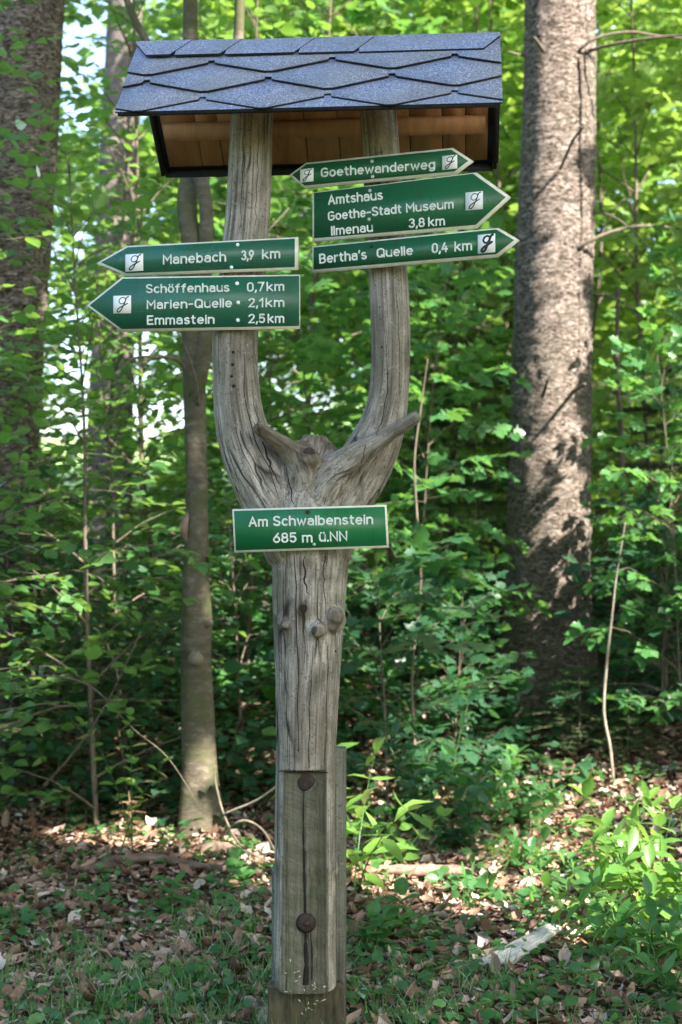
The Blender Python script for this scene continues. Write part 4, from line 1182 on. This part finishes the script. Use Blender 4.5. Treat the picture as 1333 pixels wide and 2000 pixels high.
class Plane:
    """a vertical board plane through the point under a pixel at depth d, turned by yaw"""
    def __init__(s, px, py, d, yaw):
        a = math.radians(yaw); s.o = P(px, py, d); s.t = np.array([math.cos(a), -math.sin(a), 0]); s.n = np.array([-math.sin(a), -math.cos(a), 0])
    def uv(s, px, py):
        c = np.array([0, CY, CZ]); r = np.array([(px - 666.5) / F, 1, (1000 - py) / F])
        k = (s.o - c).dot(s.n) / r.dot(s.n); q_ = c + r * k - s.o
        return np.array([q_.dot(s.t), q_[2]])
    def w(s, uv, h): return s.o + s.t * uv[0] + UP * uv[1] + s.n * h


def ribbon(mb, pl, pts, wid, h0, hh=.0013, m=0):
    p = np.asarray(pts, float)
    keep = np.concatenate([[True], np.linalg.norm(np.diff(p, axis=0), axis=1) > 1e-6]); p = p[keep]
    if len(p) == 1: p = np.vstack([p, p + [0, 1e-4]])
    t = np.diff(p, axis=0); t /= np.linalg.norm(t, axis=1)[:, None]
    tt = np.vstack([t[:1], t[:-1] + t[1:], t[-1:]])
    L_ = np.linalg.norm(tt, axis=1)[:, None]; tt = np.where(L_ > .2, tt / np.maximum(L_, .2), np.vstack([t[:1], t]))
    nn = np.stack([-tt[:, 1], tt[:, 0]], 1)
    cosb = np.ones(len(p)); cosb[1:-1] = np.clip((tt[1:-1] * t[:-1]).sum(1), .55, 1)
    off = np.array([-1, -.7, 0, .7, 1]) * wid / 2; hz = np.array([-.6, .75, 1, .75, -.6]) * hh
    rows = []
    def row(c, n_, sc): return [pl.w(c + n_ * o_ * sc, h0 + hz[i] ) for i, o_ in enumerate(off)]
    for a_, sc in ((-.95, .3), (-.7, .71), (-.35, .93)): rows.append(row(p[0] + tt[0] * a_ * wid / 2, nn[0], sc))
    for i in range(len(p)): rows.append(row(p[i], nn[i], 1 / cosb[i]))
    for a_, sc in ((.35, .93), (.7, .71), (.95, .3)): rows.append(row(p[-1] + tt[-1] * a_ * wid / 2, nn[-1], sc))
    V = np.array(rows).reshape(-1, 3); R = len(rows)
    i = np.arange(R - 1)[:, None] * 5; j = np.arange(4)[None]
    mb.add(V, [np.stack([i + j, i + j + 1, i + 5 + j + 1, i + 5 + j], -1).reshape(-1, 4)], m)


def text(sign, pl, s, x0, y0, x1, y1, cap, h0, wt=.182, rs=None):
    """s written along the pixel baseline (x0,y0)-(x1,y1), cap height in pixels"""
    a = pl.uv(x0, y0); b = pl.uv(x1, y1); c = pl.uv(x0, y0 - cap)
    H = np.linalg.norm(c - a); wd = wt * H
    adv = 0; pos = []
    for ch in s:
        pos.append(adv); adv += GL[ch][0] + GAP
    adv -= GAP
    ex = (b - a); Ln = np.linalg.norm(ex); ex = ex / Ln; ey = np.array([-ex[1], ex[0]])
    kx = (Ln - wd) / adv; ky = H - wd
    mb = MB()
    for ch, p0 in zip(s, pos):
        for st in GL[ch][1]:
            pts = [a + ex * (wd / 2 + (p0 + x) * kx) + ey * (wd / 2 + y * ky) for x, y in st]
            ribbon(mb, pl, pts, wd, h0 + .0002 * (hash(ch) % 3))
    mb.build('lettering', M['letter'], sign)


GS = [(.68, .70), (.57, .56), (.41, .55), (.32, .68), (.40, .84), (.56, .90), (.68, .82), (.68, .70)], \
     [(.86, .95), (.75, .88), (.70, .76), (.64, .58), (.54, .38), (.43, .18), (.31, .08), (.22, .12), (.26, .24), (.42, .36), (.62, .46), (.80, .56)]


def emblem(sign, pl, x0, y0, x1, y1, skew, h0, bold=1.0):
    """white square with a handwritten g; skew = pixel rise of the right side"""
    q = [(x0, y1), (x1, y1 - skew), (x1, y0 - skew), (x0, y0)]
    uv = [pl.uv(*p) for p in q]
    V = [pl.w(u, h0) for u in uv] + [pl.w(u, h0 + .0012) for u in uv]
    mb = MB(); mb.add(V, [np.array([[4, 5, 6, 7], [0, 1, 5, 4], [1, 2, 6, 5], [2, 3, 7, 6], [3, 0, 4, 7]])], 0)
    a, b, d = uv[0], uv[1] - uv[0], uv[3] - uv[0]
    for i, st in enumerate(GS):
        c = smooth_path(np.array(st), 40)
        pts = [a + b * x + d * y for x, y in c]
        ribbon(mb, pl, pts, np.linalg.norm(b) * .052 * bold * (1.2 if i else 1), h0 + .0014 + .0003 * i, .0005, 1)
    mb.build('emblem', [M['white'], M['ink']], sign)


def screw(sign, pl, px, py, h0, r=3.6, mat='screw'):
    c = pl.uv(px, py); r = r * 4.1 / F
    o_ = pl.w(c, h0)
    V, fs = tube([o_ - pl.n * .001, o_ + pl.n * .0012, o_ + pl.n * .0026, o_ + pl.n * .003], [r, r, r * .7, r * .15], 14)
    part('screw', V, fs, M[mat], sign, True)


TH = .011
def board(label, pl, poly, mat, inset):
    """poly in pixels, clockwise from the upper left; cream bevelled rim round a painted face"""
    uv = np.array([pl.uv(*p) for p in poly]); n = len(uv)
    ins = []
    sg = -1 if np.cross(uv[1] - uv[0], uv[2] - uv[1]) < 0 else 1
    for i in range(n):
        a, b, c = uv[i - 1], uv[i], uv[(i + 1) % n]
        n1 = sg * np.array([-(b - a)[1], (b - a)[0]]) / np.linalg.norm(b - a); n2 = sg * np.array([-(c - b)[1], (c - b)[0]]) / np.linalg.norm(c - b)
        w1, w2 = inset[(i - 1) % n] * 4.1 / F, inset[i] * 4.1 / F
        A_ = np.array([n1, n2]); r_ = np.array([w1 + n1.dot(b), w2 + n2.dot(b)])
        ins.append(np.linalg.solve(A_, r_) if abs(np.linalg.det(A_)) > 1e-3 else b + n1 * w1)
    ins = np.array(ins)
    V = [pl.w(u, 0) for u in uv] + [pl.w(u, TH - .003) for u in uv] + [pl.w(u, TH - .0008) for u in ins] + [pl.w(u, TH) for u in ins]
    k = np.arange(n); k2 = (k + 1) % n
    qs = np.vstack([np.stack([n * r + k, n * r + k2, n * r + n + k2, n * r + n + k], 1) for r in range(3)])
    mb = MB(); mb.add(V, [qs, k[None, ::-1]], 0); mb.add([V[3 * n + i] for i in range(n)], [k[None]], 1)
    me_o = mb.build('sign_board', [M['cream'], mat], post, label=label)
    bmx = bmesh.new(); bmx.from_mesh(me_o.data); bmesh.ops.remove_doubles(bmx, verts=bmx.verts[:], dist=1e-6); bmesh.ops.recalc_face_normals(bmx, faces=bmx.faces[:]); bmx.to_mesh(me_o.data); bmx.free()
    return me_o


HF = TH + .0004
PR = Plane(762, 420, 4.2 - .088, 15)
s1 = board('small double-pointed arrow board at the top, reading Goethewanderweg', PR, [(567, 343), (600, 319), (886, 290), (926, 316), (893, 341), (597, 369)], M['green_a'], [4, 4, 5, 6, 5, 4])
text(s1, PR, 'Goethewanderweg', 629, 348.5, 852, 332, 19, HF)
emblem(s1, PR, 589, 333, 615, 358.5, 3, HF); emblem(s1, PR, 865.5, 307, 895, 334, 3, HF)
screw(s1, PR, 729, 317, HF); screw(s1, PR, 730, 347, HF)
PR2 = Plane(762, 420, 4.2 - .085, 15)
s2 = board('large right-pointing arrow board with three lines, reading Amtshaus', PR2, [(612, 377), (932, 338), (999, 386), (933, 446.5), (612, 473)], M['green_a'], [2, 6, 6, 6, 4])
text(s2, PR2, 'Amtshaus', 643, 402.5, 750, 392, 20, HF); text(s2, PR2, 'Goethe-Stadt', 643, 433.5, 787, 418.5, 19, HF); text(s2, PR2, 'Museum', 795, 417.5, 888, 409, 19, HF)
text(s2, PR2, 'Ilmenau', 649, 462, 731, 454.5, 19, HF); text(s2, PR2, '3,8', 800, 447.5, 832, 445, 19, HF); text(s2, PR2, 'km', 838, 444.5, 871, 442, 19, HF)
screw(s2, PR2, 724.5, 374, HF); screw(s2, PR2, 723, 430, HF)
emblem(s2, PR2, 911, 378, 945, 413, 3, HF)
s3 = board("long right-pointing arrow board reading Bertha's Quelle", PR, [(612, 482), (975, 446), (1016, 470), (973, 503.5), (612, 534)], M['green_a'], [3, 5, 6, 6, 3])
text(s3, PR, "Bertha's", 626, 517, 719, 508, 20, HF); text(s3, PR, 'Quelle', 738, 505.5, 809, 499.5, 19, HF); text(s3, PR, '0,4', 845, 496.5, 877, 494, 20, HF); text(s3, PR, 'km', 889, 493, 924, 490.5, 20, HF)
screw(s3, PR, 728, 481.8, HF, 3.2, 'rust'); screw(s3, PR, 728, 514.5, HF, 3.2, 'rust')
emblem(s3, PR, 935, 460.5, 969, 497, 3, HF, 2.3)
PL4 = Plane(478, 510, 4.2 - .086, 13)
s4 = board('narrow left-pointing arrow board reading Manebach', PL4, [(190.5, 515), (250, 481.5), (584, 464), (584, 527.5), (250, 540)], M['green_b'], [4, 3, 6, 5, 5])
text(s4, PL4, 'Manebach', 321, 518.5, 444.5, 512.5, 20, HF); text(s4, PL4, '3,9', 473.5, 510.5, 499, 509, 20, HF); text(s4, PL4, 'km', 514, 508, 550, 506, 20, HF)
screw(s4, PL4, 467, 479.5, HF, 3.6, 'white'); screw(s4, PL4, 455, 523.6, HF, 3.6, 'white')
emblem(s4, PL4, 248.5, 498.5, 283, 532, 2, HF)
PL5 = Plane(470, 590, 4.2 - .082, 6)
s5 = board('large left-pointing arrow board with three lines, reading Schöffenhaus', PL5, [(171, 597.5), (240, 542.5), (587, 537), (587, 642.5), (240, 648.5)], M['green_b'], [4, 3, 1, 5, 4])
text(s5, PL5, 'Schöffenhaus', 287, 574.5, 450, 571.5, 18.5, HF); text(s5, PL5, 'Marien-Quelle', 288.5, 605.5, 455, 602, 18.5, HF); text(s5, PL5, 'Emmastein', 289, 636, 421, 634, 19, HF)
for a, b, c, d_, e_, f_ in (('0,7', 484, 571.5, 518, 570.5, 569.5), ('2,1', 486.5, 602, 516, 601.5, 601), ('2,5', 486.5, 633, 520, 632.5, 632)):
    text(s5, PL5, a, b, c, d_, e_, 19, HF); text(s5, PL5, 'km', d_ + 4, e_, 557, f_, 19, HF)
for a, b in ((465, 555), (467, 592), (466.5, 626.5)): screw(s5, PL5, a, b, HF, 3.8, 'white')
emblem(s5, PL5, 224, 579, 258.5, 613.5, .5, HF)
PL6 = Plane(608, 1030, 4.2 - .140, 5)
s6 = board('rectangular place-name board reading Am Schwalbenstein', PL6, [(455, 994.5), (756, 986), (760.5, 1069.5), (459, 1079.5)], M['green_c'], [3.5, 4, 4.5, 3.5])
text(s6, PL6, 'Am', 487, 1029.5, 525, 1028.5, 20.5, HF); text(s6, PL6, 'Schwalbenstein', 534.5, 1028, 730, 1024.5, 20.5, HF)
text(s6, PL6, '685', 534.5, 1061, 581, 1060, 20.5, HF); text(s6, PL6, 'm', 591, 1060, 612, 1059.5, 20.5, HF); text(s6, PL6, 'ü.NN', 624, 1058.5, 680, 1057, 20.5, HF)
screw(s6, PL6, 602, 1000, HF, 4, 'rust'); screw(s6, PL6, 615, 1063, HF, 3)

# ------------------------------------------------------------------ forest floor: litter, plants, grass
def pick_ground(rs, n, pxr, dr):
    d = rs.uniform(*dr, n); px = rs.uniform(*pxr, n)
    x = (px - 666.5) * d / F; y = CY + d
    return x, y, d, px


def litter():
    rs = np.random.RandomState(51)
    x, y, d, px = pick_ground(rs, 56000, (-250, 1550), (3.9, 9.5))
    # sparser on the worn ground close to the viewer
    k = rs.rand(len(x)) < np.where(d < 5.2, .8, 1.0)
    x, y = x[k], y[k]; n = len(x)
    z = ground_h(x, y) + rs.uniform(.004, .03, n)
    a = unit(np.stack([rs.randn(n), rs.randn(n), rs.randn(n) * .2], 1)); nn = unit(rs.randn(n, 3) * .32 + UP)
    r = np.clip(rs.beta(1.5, 2.0, n), 0, 1)
    L = (np.stack([x, y, z], 1), a, nn, np.where(rs.rand(n) < .14, rs.uniform(.05, .095, n), 0.014 + .045 * rs.rand(n) ** 1.7), r)
    me, _ = leaf_mesh('leaf_litter', 'dry', M['dry'], L, .8, 7)
    tag(link('leaf_litter', me), 'brown and pale dead leaves covering the forest floor', 'leaf litter', None, 'stuff')


litter()


def ground_plants():
    rs = np.random.RandomState(52)
    pos, ax, nn, sz, rv = [], [], [], [], []
    n_ = 0
    while n_ < 1150:
        d = rs.uniform(4.05, 8.2); px = rs.uniform(-150, 1480)
        x = (px - 666.5) * d / F; y = CY + d
        dens = .5 + .5 * math.sin(x * 3.1 + 1.3 * math.sin(y * 2.2)) * math.sin(y * 2.7 + x)
        w = 1.0 if d < 5.6 else .7
        if 680 < px < 1080 and 5.6 < d < 7: w = .85
        if rs.rand() > dens * w + .08: continue
        n_ += 1
        n = int(rs.uniform(3, 9)); h = rs.uniform(.015, .09)
        az = rs.rand(n) * 6.283; rr = rs.rand(n) * .07
        z = gz(x, y)
        pos.append(np.stack([x + np.cos(az) * rr, y + np.sin(az) * rr, z + h * rs.uniform(.4, 1.2, n)], 1))
        ax.append(unit(np.stack([np.cos(az), np.sin(az), rs.uniform(-.3, .5, n)], 1))); nn.append(unit(rs.randn(n, 3) * .4 + UP))
        sz.append(rs.uniform(.02, .058, n)); rv.append(np.clip(rs.normal(.5, .25, n), 0, 1))
    L = tuple(np.concatenate(k) for k in (pos, ax, nn, sz, rv))
    me, _ = leaf_mesh('ground_cover', 'beech', M['leaf_m'], L, .6, 8)
    tag(link('ground_cover', me), 'small green seedlings scattered over the leaf litter', 'ground cover', None, 'stuff')


ground_plants()


def blades(x, y, h, rs, lean=.6, wid=.0022):
    n = len(x); z = ground_h(x, y) - .005
    az = rs.rand(n) * 6.283; l = rs.uniform(.1, lean, n)
    t = np.array([0, .35, .7, 1.0]); w = np.array([1, .9, .6, .08])
    dx = np.cos(az); dy = np.sin(az)
    cx = x[:, None] + dx[:, None] * (h * l)[:, None] * t ** 2; cy = y[:, None] + dy[:, None] * (h * l)[:, None] * t ** 2
    cz = z[:, None] + h[:, None] * (t - .25 * l[:, None] * t ** 2.5)
    sx = -dy[:, None] * wid * w; sy = dx[:, None] * wid * w
    V = np.stack([np.stack([cx - sx, cy - sy, cz], -1), np.stack([cx + sx, cy + sy, cz], -1)], 2).reshape(-1, 3)
    off = np.arange(n)[:, None, None] * 8
    f = np.array([[0, 1, 3, 2], [2, 3, 5, 4], [4, 5, 7, 6]])[None] + off
    return V, f.reshape(-1, 4), np.repeat(np.clip(rs.normal(.5, .22, n), 0, 1), 8)


def grass():
    rs = np.random.RandomState(53)
    xs, ys, hs = [], [], []
    for _ in range(760):
        d = rs.uniform(3.95, 5.7); px = rs.uniform(-150, 1450)
        dd = 1.0 if px < 560 else (.55 if px < 1000 else .3)
        if d > 4.9: dd *= .4
        if rs.rand() > dd: continue
        x = (px - 666.5) * d / F; y = CY + d
        n = int(rs.uniform(12, 42)); s = rs.uniform(.02, .09)
        xs.append(x + rs.randn(n) * s); ys.append(y + rs.randn(n) * s); hs.append(rs.uniform(.03, .12) * rs.uniform(.5, 1.2, n))
    for _ in range(26):                       # tufts against the post foot
        px = rs.uniform(505, 700); d = rs.uniform(3.96, 4.12); x = (px - 666.5) * d / F; n = int(rs.uniform(8, 22))
        xs.append(x + rs.randn(n) * .02); ys.append(CY + d + rs.randn(n) * .02); hs.append(rs.uniform(.05, .15) * rs.uniform(.5, 1.2, n))
    x, y, h = map(np.concatenate, (xs, ys, hs))
    V, f, r = blades(x, y, h, rs)
    o = part('grass', V, [f], M['grass'], None, attrs={'rnd': r})
    tag(o, 'thin green grass around the foot of the signpost', 'grass', None, 'stuff')


grass()


# ------------------------------------------------------------------ single plants and dead wood
def plant(name, label, cat_, px, d, stems, kind, leaf, mat, h, seed, pair=True, spread=.45, lsp=.055, stem_mat=None, group=None, droop=.35):
    rs = np.random.RandomState(seed)
    x, y = P(px, 1000, d)[:2]; z = gz(x, y)
    e = thing(name, label, cat_, (x, y, z), group)
    mb = MB(); pos, ax, nn, sz = [], [], [], []
    for k in range(stems):
        az = rs.rand() * 6.283; ln = h * rs.uniform(.7, 1.15); sp = spread * rs.uniform(.3, 1.0)
        n = max(6, int(ln / lsp)); t = np.linspace(0, 1, n)
        dr = np.array([math.cos(az), math.sin(az), 0])
        path = np.array([x, y, z]) + rs.randn(3) * [.04, .04, 0] + dr * (sp * t ** 1.4)[:, None] + UP * (ln * (t - droop * .4 * t ** 2.5))[:, None]
        mb.add(*tube(path, np.linspace(.004, .0012, n), 5))
        for i in range(max(1, int(n * .25)), n):
            tg = unit(path[i] - path[i - 1]); sd = unit(np.cross(tg, dr + UP * .3 + rs.randn(3) * .1))
            if i % 2: sd = unit(np.cross(sd, tg) + sd * .25)
            for s in ((1, -1) if pair else ((1,) if (i // 2) % 2 else (-1,))):
                pos.append(path[i]); a_ = sd * s + tg * .35 + rs.randn(3) * .15 - UP * .1
                ax.append(a_); nn.append(UP + rs.randn(3) * .3 + tg * .2); sz.append(leaf * rs.uniform(.65, 1.15) * (1 - .35 * (i / n) ** 3))
        pos.append(path[-1]); ax.append(tg + dr * .4); nn.append(UP + rs.randn(3) * .3); sz.append(leaf * .8)
    mb.build('stems', stem_mat or M['grass'], e, rnd_attr=True)
    n = len(pos)
    L = (np.array(pos) - ORG[e.name], np.array(ax), np.array(nn), np.array(sz), np.clip(rs.normal(.5, .22, n), 0, 1))
    me, _ = leaf_mesh('leaves', kind, mat, L, .6, seed)
    link('leaves', me, e)
    return e


plant('lance_leaved_plant', 'yellowish lance-leaved plant arching out beside the post foot', 'plant', 690, 5.75, 5, 'lance', .19, M['leaf_y'], .62, 61, True, .45, .10)
plant('leafy_seedling', 'small bright seedling cluster below the arching lance-leaved plant', 'plant', 745, 6.25, 5, 'beech', .085, M['leaf_y'], .30, 62, True, .22, .06)
SH = 'leaves of the low shrub at the path edge'
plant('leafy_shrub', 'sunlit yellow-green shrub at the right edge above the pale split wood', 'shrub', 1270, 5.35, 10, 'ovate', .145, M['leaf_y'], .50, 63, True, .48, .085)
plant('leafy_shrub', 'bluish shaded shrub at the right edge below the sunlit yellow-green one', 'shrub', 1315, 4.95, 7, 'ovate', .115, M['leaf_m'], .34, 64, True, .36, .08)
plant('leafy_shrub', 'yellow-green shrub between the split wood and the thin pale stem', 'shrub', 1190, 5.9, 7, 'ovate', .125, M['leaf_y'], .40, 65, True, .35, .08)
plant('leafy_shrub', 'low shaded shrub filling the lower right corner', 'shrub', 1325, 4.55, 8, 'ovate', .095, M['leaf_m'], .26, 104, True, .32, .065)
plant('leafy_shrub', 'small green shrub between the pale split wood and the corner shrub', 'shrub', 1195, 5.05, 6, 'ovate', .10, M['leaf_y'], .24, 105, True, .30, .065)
plant('nettle_plant', 'tall bluish lance-leaved herb between post and spruce foot', 'plant', 835, 7.0, 6, 'lance', .15, M['leaf_d'], .72, 66, True, .25, .075)
plant('nettle_plant', 'broad-leaved herb in front of the spruce foot', 'plant', 940, 7.3, 7, 'beech', .11, M['leaf_m'], .36, 67, True, .35, .08)
plant('nettle_plant', 'low dark herb over the fallen bare branch', 'plant', 905, 6.6, 6, 'beech', .10, M['leaf_d'], .36, 68, True, .3, .07)
plant('nettle_plant', 'low herb at the upper end of the sunlit litter patch', 'plant', 1010, 7.0, 8, 'beech', .085, M['leaf_m'], .26, 101, True, .4, .06)
plant('nettle_plant', 'small herb cluster between the fallen bare branch and the yellow-green shrub', 'plant', 1060, 6.3, 7, 'ovate', .10, M['leaf_m'], .22, 102, True, .36, .06)
plant('nettle_plant', 'spreading herb just beyond the tip of the fallen bare branch', 'plant', 985, 5.75, 6, 'beech', .075, M['leaf_m'], .17, 103, True, .34, .055)
for k, (px, d, lab) in enumerate([(335, 5.55, 'single round-leaved seedling in the litter before the forked grey beech'), (705, 5.05, 'round-leaved seedling just beside the foot of the post'), (760, 5.1, 'round-leaved seedling on a long stalk under the bare branch'),
                                  (470, 5.9, 'round-leaved seedling between the forked grey beech and the post'), (800, 5.35, 'round-leaved seedling under the low dark herb')]):
    plant('seedling', lab, 'seedling', px, d, 1, 'beech', .10, M['leaf_m'], .15, 70 + k, True, .04, .06, None, 'round-leaved seedlings in the litter')
plant('broadleaf_twig', 'pale sunlit leafy twig across the foot of the forked grey beech', 'twig', 250, 6.35, 3, 'beech', .075, M['leaf_y'], .70, 80, True, .45, .06)


def fir(name, label, px, d, h, mat_n, seed, tiers=6, dead=False, wide=.5, nl=.030):
    rs = np.random.RandomState(seed)
    x, y = P(px, 1000, d)[:2]; z = gz(x, y); e = thing(name, label, 'fir', (x, y, z))
    st = MB(); st.add(*tube([[x, y, z - .03], [x + .01, y, z + h * .5], [x, y, z + h]], [.010, .006, .002], 6))
    pos, ax, nn, sz = [], [], [], []
    for k in range(tiers):
        zz = z + h * (.18 + .8 * k / tiers); ln = h * wide * (1 - .8 * k / tiers)
        for j in range(6):
            az = j * 1.047 + k * .5 + rs.uniform(-.25, .25); dr = np.array([math.cos(az), math.sin(az), .12]); l = ln * rs.uniform(.7, 1.1)
            n = 10; t = np.linspace(0, 1, n); pl = np.array([x, y, zz]) + dr * (l * t)[:, None] - UP * (l * .2 * t ** 2)[:, None]
            st.add(*tube(pl, np.linspace(.0035, .001, n), 4, False))
            for s in (-1, 1):
                sd = unit(np.cross(UP, dr)) * s
                for i in range(2, n, 2):
                    tw = pl[i] + (dr * .7 + sd * .8) * (l * .35 * (1 - t[i] * .7)) * np.linspace(0, 1, 6)[:, None]
                    st.add(*tube(tw, np.linspace(.002, .001, 6), 3, False))
                    for q_ in tw:
                        for s2 in (-1, 1):
                            pos.append(q_); ax.append(dr * .5 + sd * .5 * s2 + UP * .15 + rs.randn(3) * .15); nn.append(UP + rs.randn(3) * .3); sz.append(nl)
                for i in range(n):
                    pos.append(pl[i]); ax.append(dr * .5 + sd + UP * .1 + rs.randn(3) * .15); nn.append(UP + rs.randn(3) * .3); sz.append(nl)
    st.build('stem', M['deadfir'] if dead else M['twig'], e, True)
    if not dead:
        L = (np.array(pos) - ORG[e.name], np.array(ax), np.array(nn), np.array(sz), np.clip(rs.normal(.5, .2, len(pos)), 0, 1))
        LEAF['needle'] = (np.array([[0, 0, 0], [.5, .09, 0], [1, 0, 0], [.5, -.09, 0]]), [np.array([[0, 3, 2, 1]])])
        me, _ = leaf_mesh('needles', 'needle', mat_n, L, 0, seed); link('needles', me, e)


fir('fir_seedling', 'small green fir sprouting at the big spruce foot', 1130, 8.1, .55, M['needle'], 81, 7, False, .75)
fir('fir_seedling', 'sunlit little fir next to the thin pale stem', 1225, 7.9, .40, M['needle'], 82, 6, False, .7)
fir('fir_seedling', 'green fir seedling at the far left end of the litter', 165, 7.0, .22, M['needle'], 83, 4, False, .6)
fir('young_fir', 'added dark fir deepening the shaded gap between the post and the big spruce', 885, 11.2, 3.0, M['needle_d'], 86, 15, False, .42, .075)  # added to make the gap beyond the post read as deep shade
fir('young_fir', 'dark young fir behind the small green fir, towards the frame edge', 1290, 10.2, 2.1, M['needle_d'], 87, 12, False, .45, .07)
fir('young_fir', 'dark young fir in the shade behind the dead twigs', 40, 8.8, 2.0, M['needle_d'], 88, 12, False, .5, .07)
fir('dead_fir_seedling', 'dead rust-brown fir seedling standing in the litter', 252, 6.75, .24, None, 84, 4, True, .55)
fir('dead_fir_seedling', 'thin dead fir seedling near the left-edge trunk', 62, 6.8, .20, None, 85, 3, True, .35)


def deadwood(name, label, cat_, pts, mat, seg=12, n=30, wob=.10, seed=1, group=None):
    """pts: (px, d, height above ground, radius m)"""
    rows = []
    for px, d, h, r in pts:
        x, y = P(px, 1000, d)[:2]; rows.append([x, y, gz(x, y) + h, r])
    c = smooth_path(rows, n)
    V, fs = tube(c[:, :3], c[:, 3], seg, True, wob, seed)
    o = part(name, V, fs, mat, None, True)
    return tag(o, label, cat_, group)


deadwood('fallen_branch', 'bare reddish fallen branch lying beside the post', 'branch', [(640, 5.95, .035, .016), (730, 5.98, .045, .018), (810, 6.0, .05, .021), (870, 6.02, .06, .026), (900, 6.0, .075, .024), (920, 5.98, .085, .010)], M['barkless'], 14, 50, .22, 3)
deadwood('fallen_log', 'dark rotting branch half buried in litter before the forked grey beech', 'branch', [(150, 6.05, .03, .016), (230, 6.15, .04, .022), (300, 6.2, .045, .018), (400, 6.15, .035, .017), (520, 6.1, .035, .016), (600, 6.1, .03, .012)], M['log'], 14, 50, .18, 4)
deadwood('fallen_log', 'short dark log in the litter beside the forked grey beech foot', 'branch', [(385, 6.4, .02, .03), (430, 6.45, .03, .032), (480, 6.4, .02, .025)], M['log'], 12, 24, .18, 5)
for lab, pts in (
    ('bare arching twig from the left edge to the leafy twig', [(-40, 6.6, .78, .005), (60, 6.55, .86, .0045), (170, 6.5, .80, .004), (260, 6.4, .58, .003), (330, 6.35, .45, .0022), (400, 6.3, .22, .0012)]),
    ('bare twig rising steeply across the dark left undergrowth', [(85, 6.9, .25, .006), (150, 6.85, .45, .005), (215, 6.8, .70, .004), (275, 6.75, 1.0, .003)]),
    ('crooked dead twig leaning on the forked grey beech foot', [(520, 6.3, .03, .003), (470, 6.4, .07, .0045), (440, 6.5, .16, .005), (424, 6.58, .27, .0045), (418, 6.62, .36, .002)]),
    ('low straight twig lying over the dark left undergrowth', [(-20, 6.9, .50, .007), (100, 6.95, .62, .006), (230, 7.0, .66, .005), (350, 6.9, .64, .003)]),
    ('reddish snapped twig poking out beside the sawn post face', [(440, 6.5, .18, .005), (500, 6.4, .28, .005), (545, 6.3, .38, .004)]),
    ('dead twig curving through the litter between the forked grey beech and post', [(430, 6.3, .12, .006), (470, 6.25, .22, .006), (510, 6.3, .18, .005), (540, 6.35, .06, .004)]),
    ('thin dead twig standing before the pale mottled trunk', [(205, 7.3, .9, .004), (225, 7.3, .78, .005), (236, 7.3, .62, .004)]),
):
    deadwood('dead_twig', lab, 'twig', pts, M['twig_pale'] if 'reddish' in lab or 'standing' in lab else M['twig'], 6, 30, .1, 6, 'dead twigs')

# pale split slab of wood
x0, y0 = P(948, 1000, 4.72)[:2]; x1, y1 = P(1085, 1000, 5.12)[:2]
a = np.array([x0, y0, gz(x0, y0) + .04]); b = np.array([x1, y1, gz(x1, y1) + .075])
t = unit(b - a); sd = unit(np.cross(UP, t)); nr = np.cross(t, sd)
rs = np.random.RandomState(90); mb = MB(); n = 26
u = np.linspace(0, 1, n); rows = []
for i_, s_ in enumerate(np.linspace(-1, 1, 7)):
    st_ = .05 * rs.rand() + (.10 if i_ in (0, 1) else 0); en = 1 - .07 * rs.rand() - (.10 if i_ > 4 else 0)
    w = .055 * (1 - .35 * u)
    uu = st_ + (en - st_) * u
    rows.append(a + t * (uu * np.linalg.norm(b - a))[:, None] + sd * (s_ * w)[:, None] + nr * (.012 * (1 - s_ * s_) + 0.0012 * rs.randn(n))[:, None])
top = np.array(rows); bot = top - nr * .016
V = np.vstack([top.reshape(-1, 3), bot.reshape(-1, 3)]); K = 7 * n
ii = np.arange(6)[:, None] * n + np.arange(n - 1)[None]
q1 = np.stack([ii, ii + 1, ii + n + 1, ii + n], -1).reshape(-1, 4)
k = np.arange(n - 1); e1 = np.stack([k, k + K, k + K + 1, k + 1], 1); k6 = k + 6 * n; e2 = np.stack([k6, k6 + 1, k6 + K + 1, k6 + K], 1)
r_ = np.arange(6) * n; e3 = np.stack([r_, r_ + n, r_ + n + K, r_ + K], 1); r2 = r_ + n - 1; e4 = np.stack([r2, r2 + K, r2 + n + K, r2 + n], 1)
rel = V - a
o = part('split_wood', V, [np.vstack([q1, q1[:, ::-1] + K, e1, e2, e3, e4])], M['split_g'], attrs={'grain': np.stack([rel @ sd * 1.6, rel @ nr, rel @ t], 1)})
tag(o, 'pale split slab of bare wood lying on the ground', 'wood')

# flowering grass in front of the post foot
gp = P(585, 1000, 3.98); gz0 = gz(gp[0], gp[1])
e = thing('grass_panicle', 'fine grass stalk with tiny pale seed heads before the post foot', 'grass stalk', (gp[0], gp[1], gz0))
rs = np.random.RandomState(91); sm_ = MB()
for (px, py, px0) in ((567, 1880, 568), (600, 1945, 590), (622, 1930, 598)):
    tip = P(px, py, 3.97); ft = np.array([P(px0, 1000, 3.98)[0], gp[1], gz0])
    path = smooth_path([ft, (ft + tip) / 2 + [.004, 0, .01], tip], 12); sm_.add(*tube(path, np.linspace(.0016, .0006, 12), 5))
    for k in range(9):
        b0 = path[rs.randint(8, 12)]; dv = unit(np.array([rs.randn(), rs.randn() * .5, rs.uniform(-.1, .9)])); l = rs.uniform(.012, .034)
        sm_.add(*tube([b0, b0 + dv * l], [.0005, .0004], 3)); c_ = b0 + dv * l
        sm_.add(*tube([c_ - dv * .004, c_, c_ + dv * .005], [.0006, .0016, .0004], 5), m=1)
sm_.build('panicle', [M['grass'], M['seed']], e, rnd_attr=True)
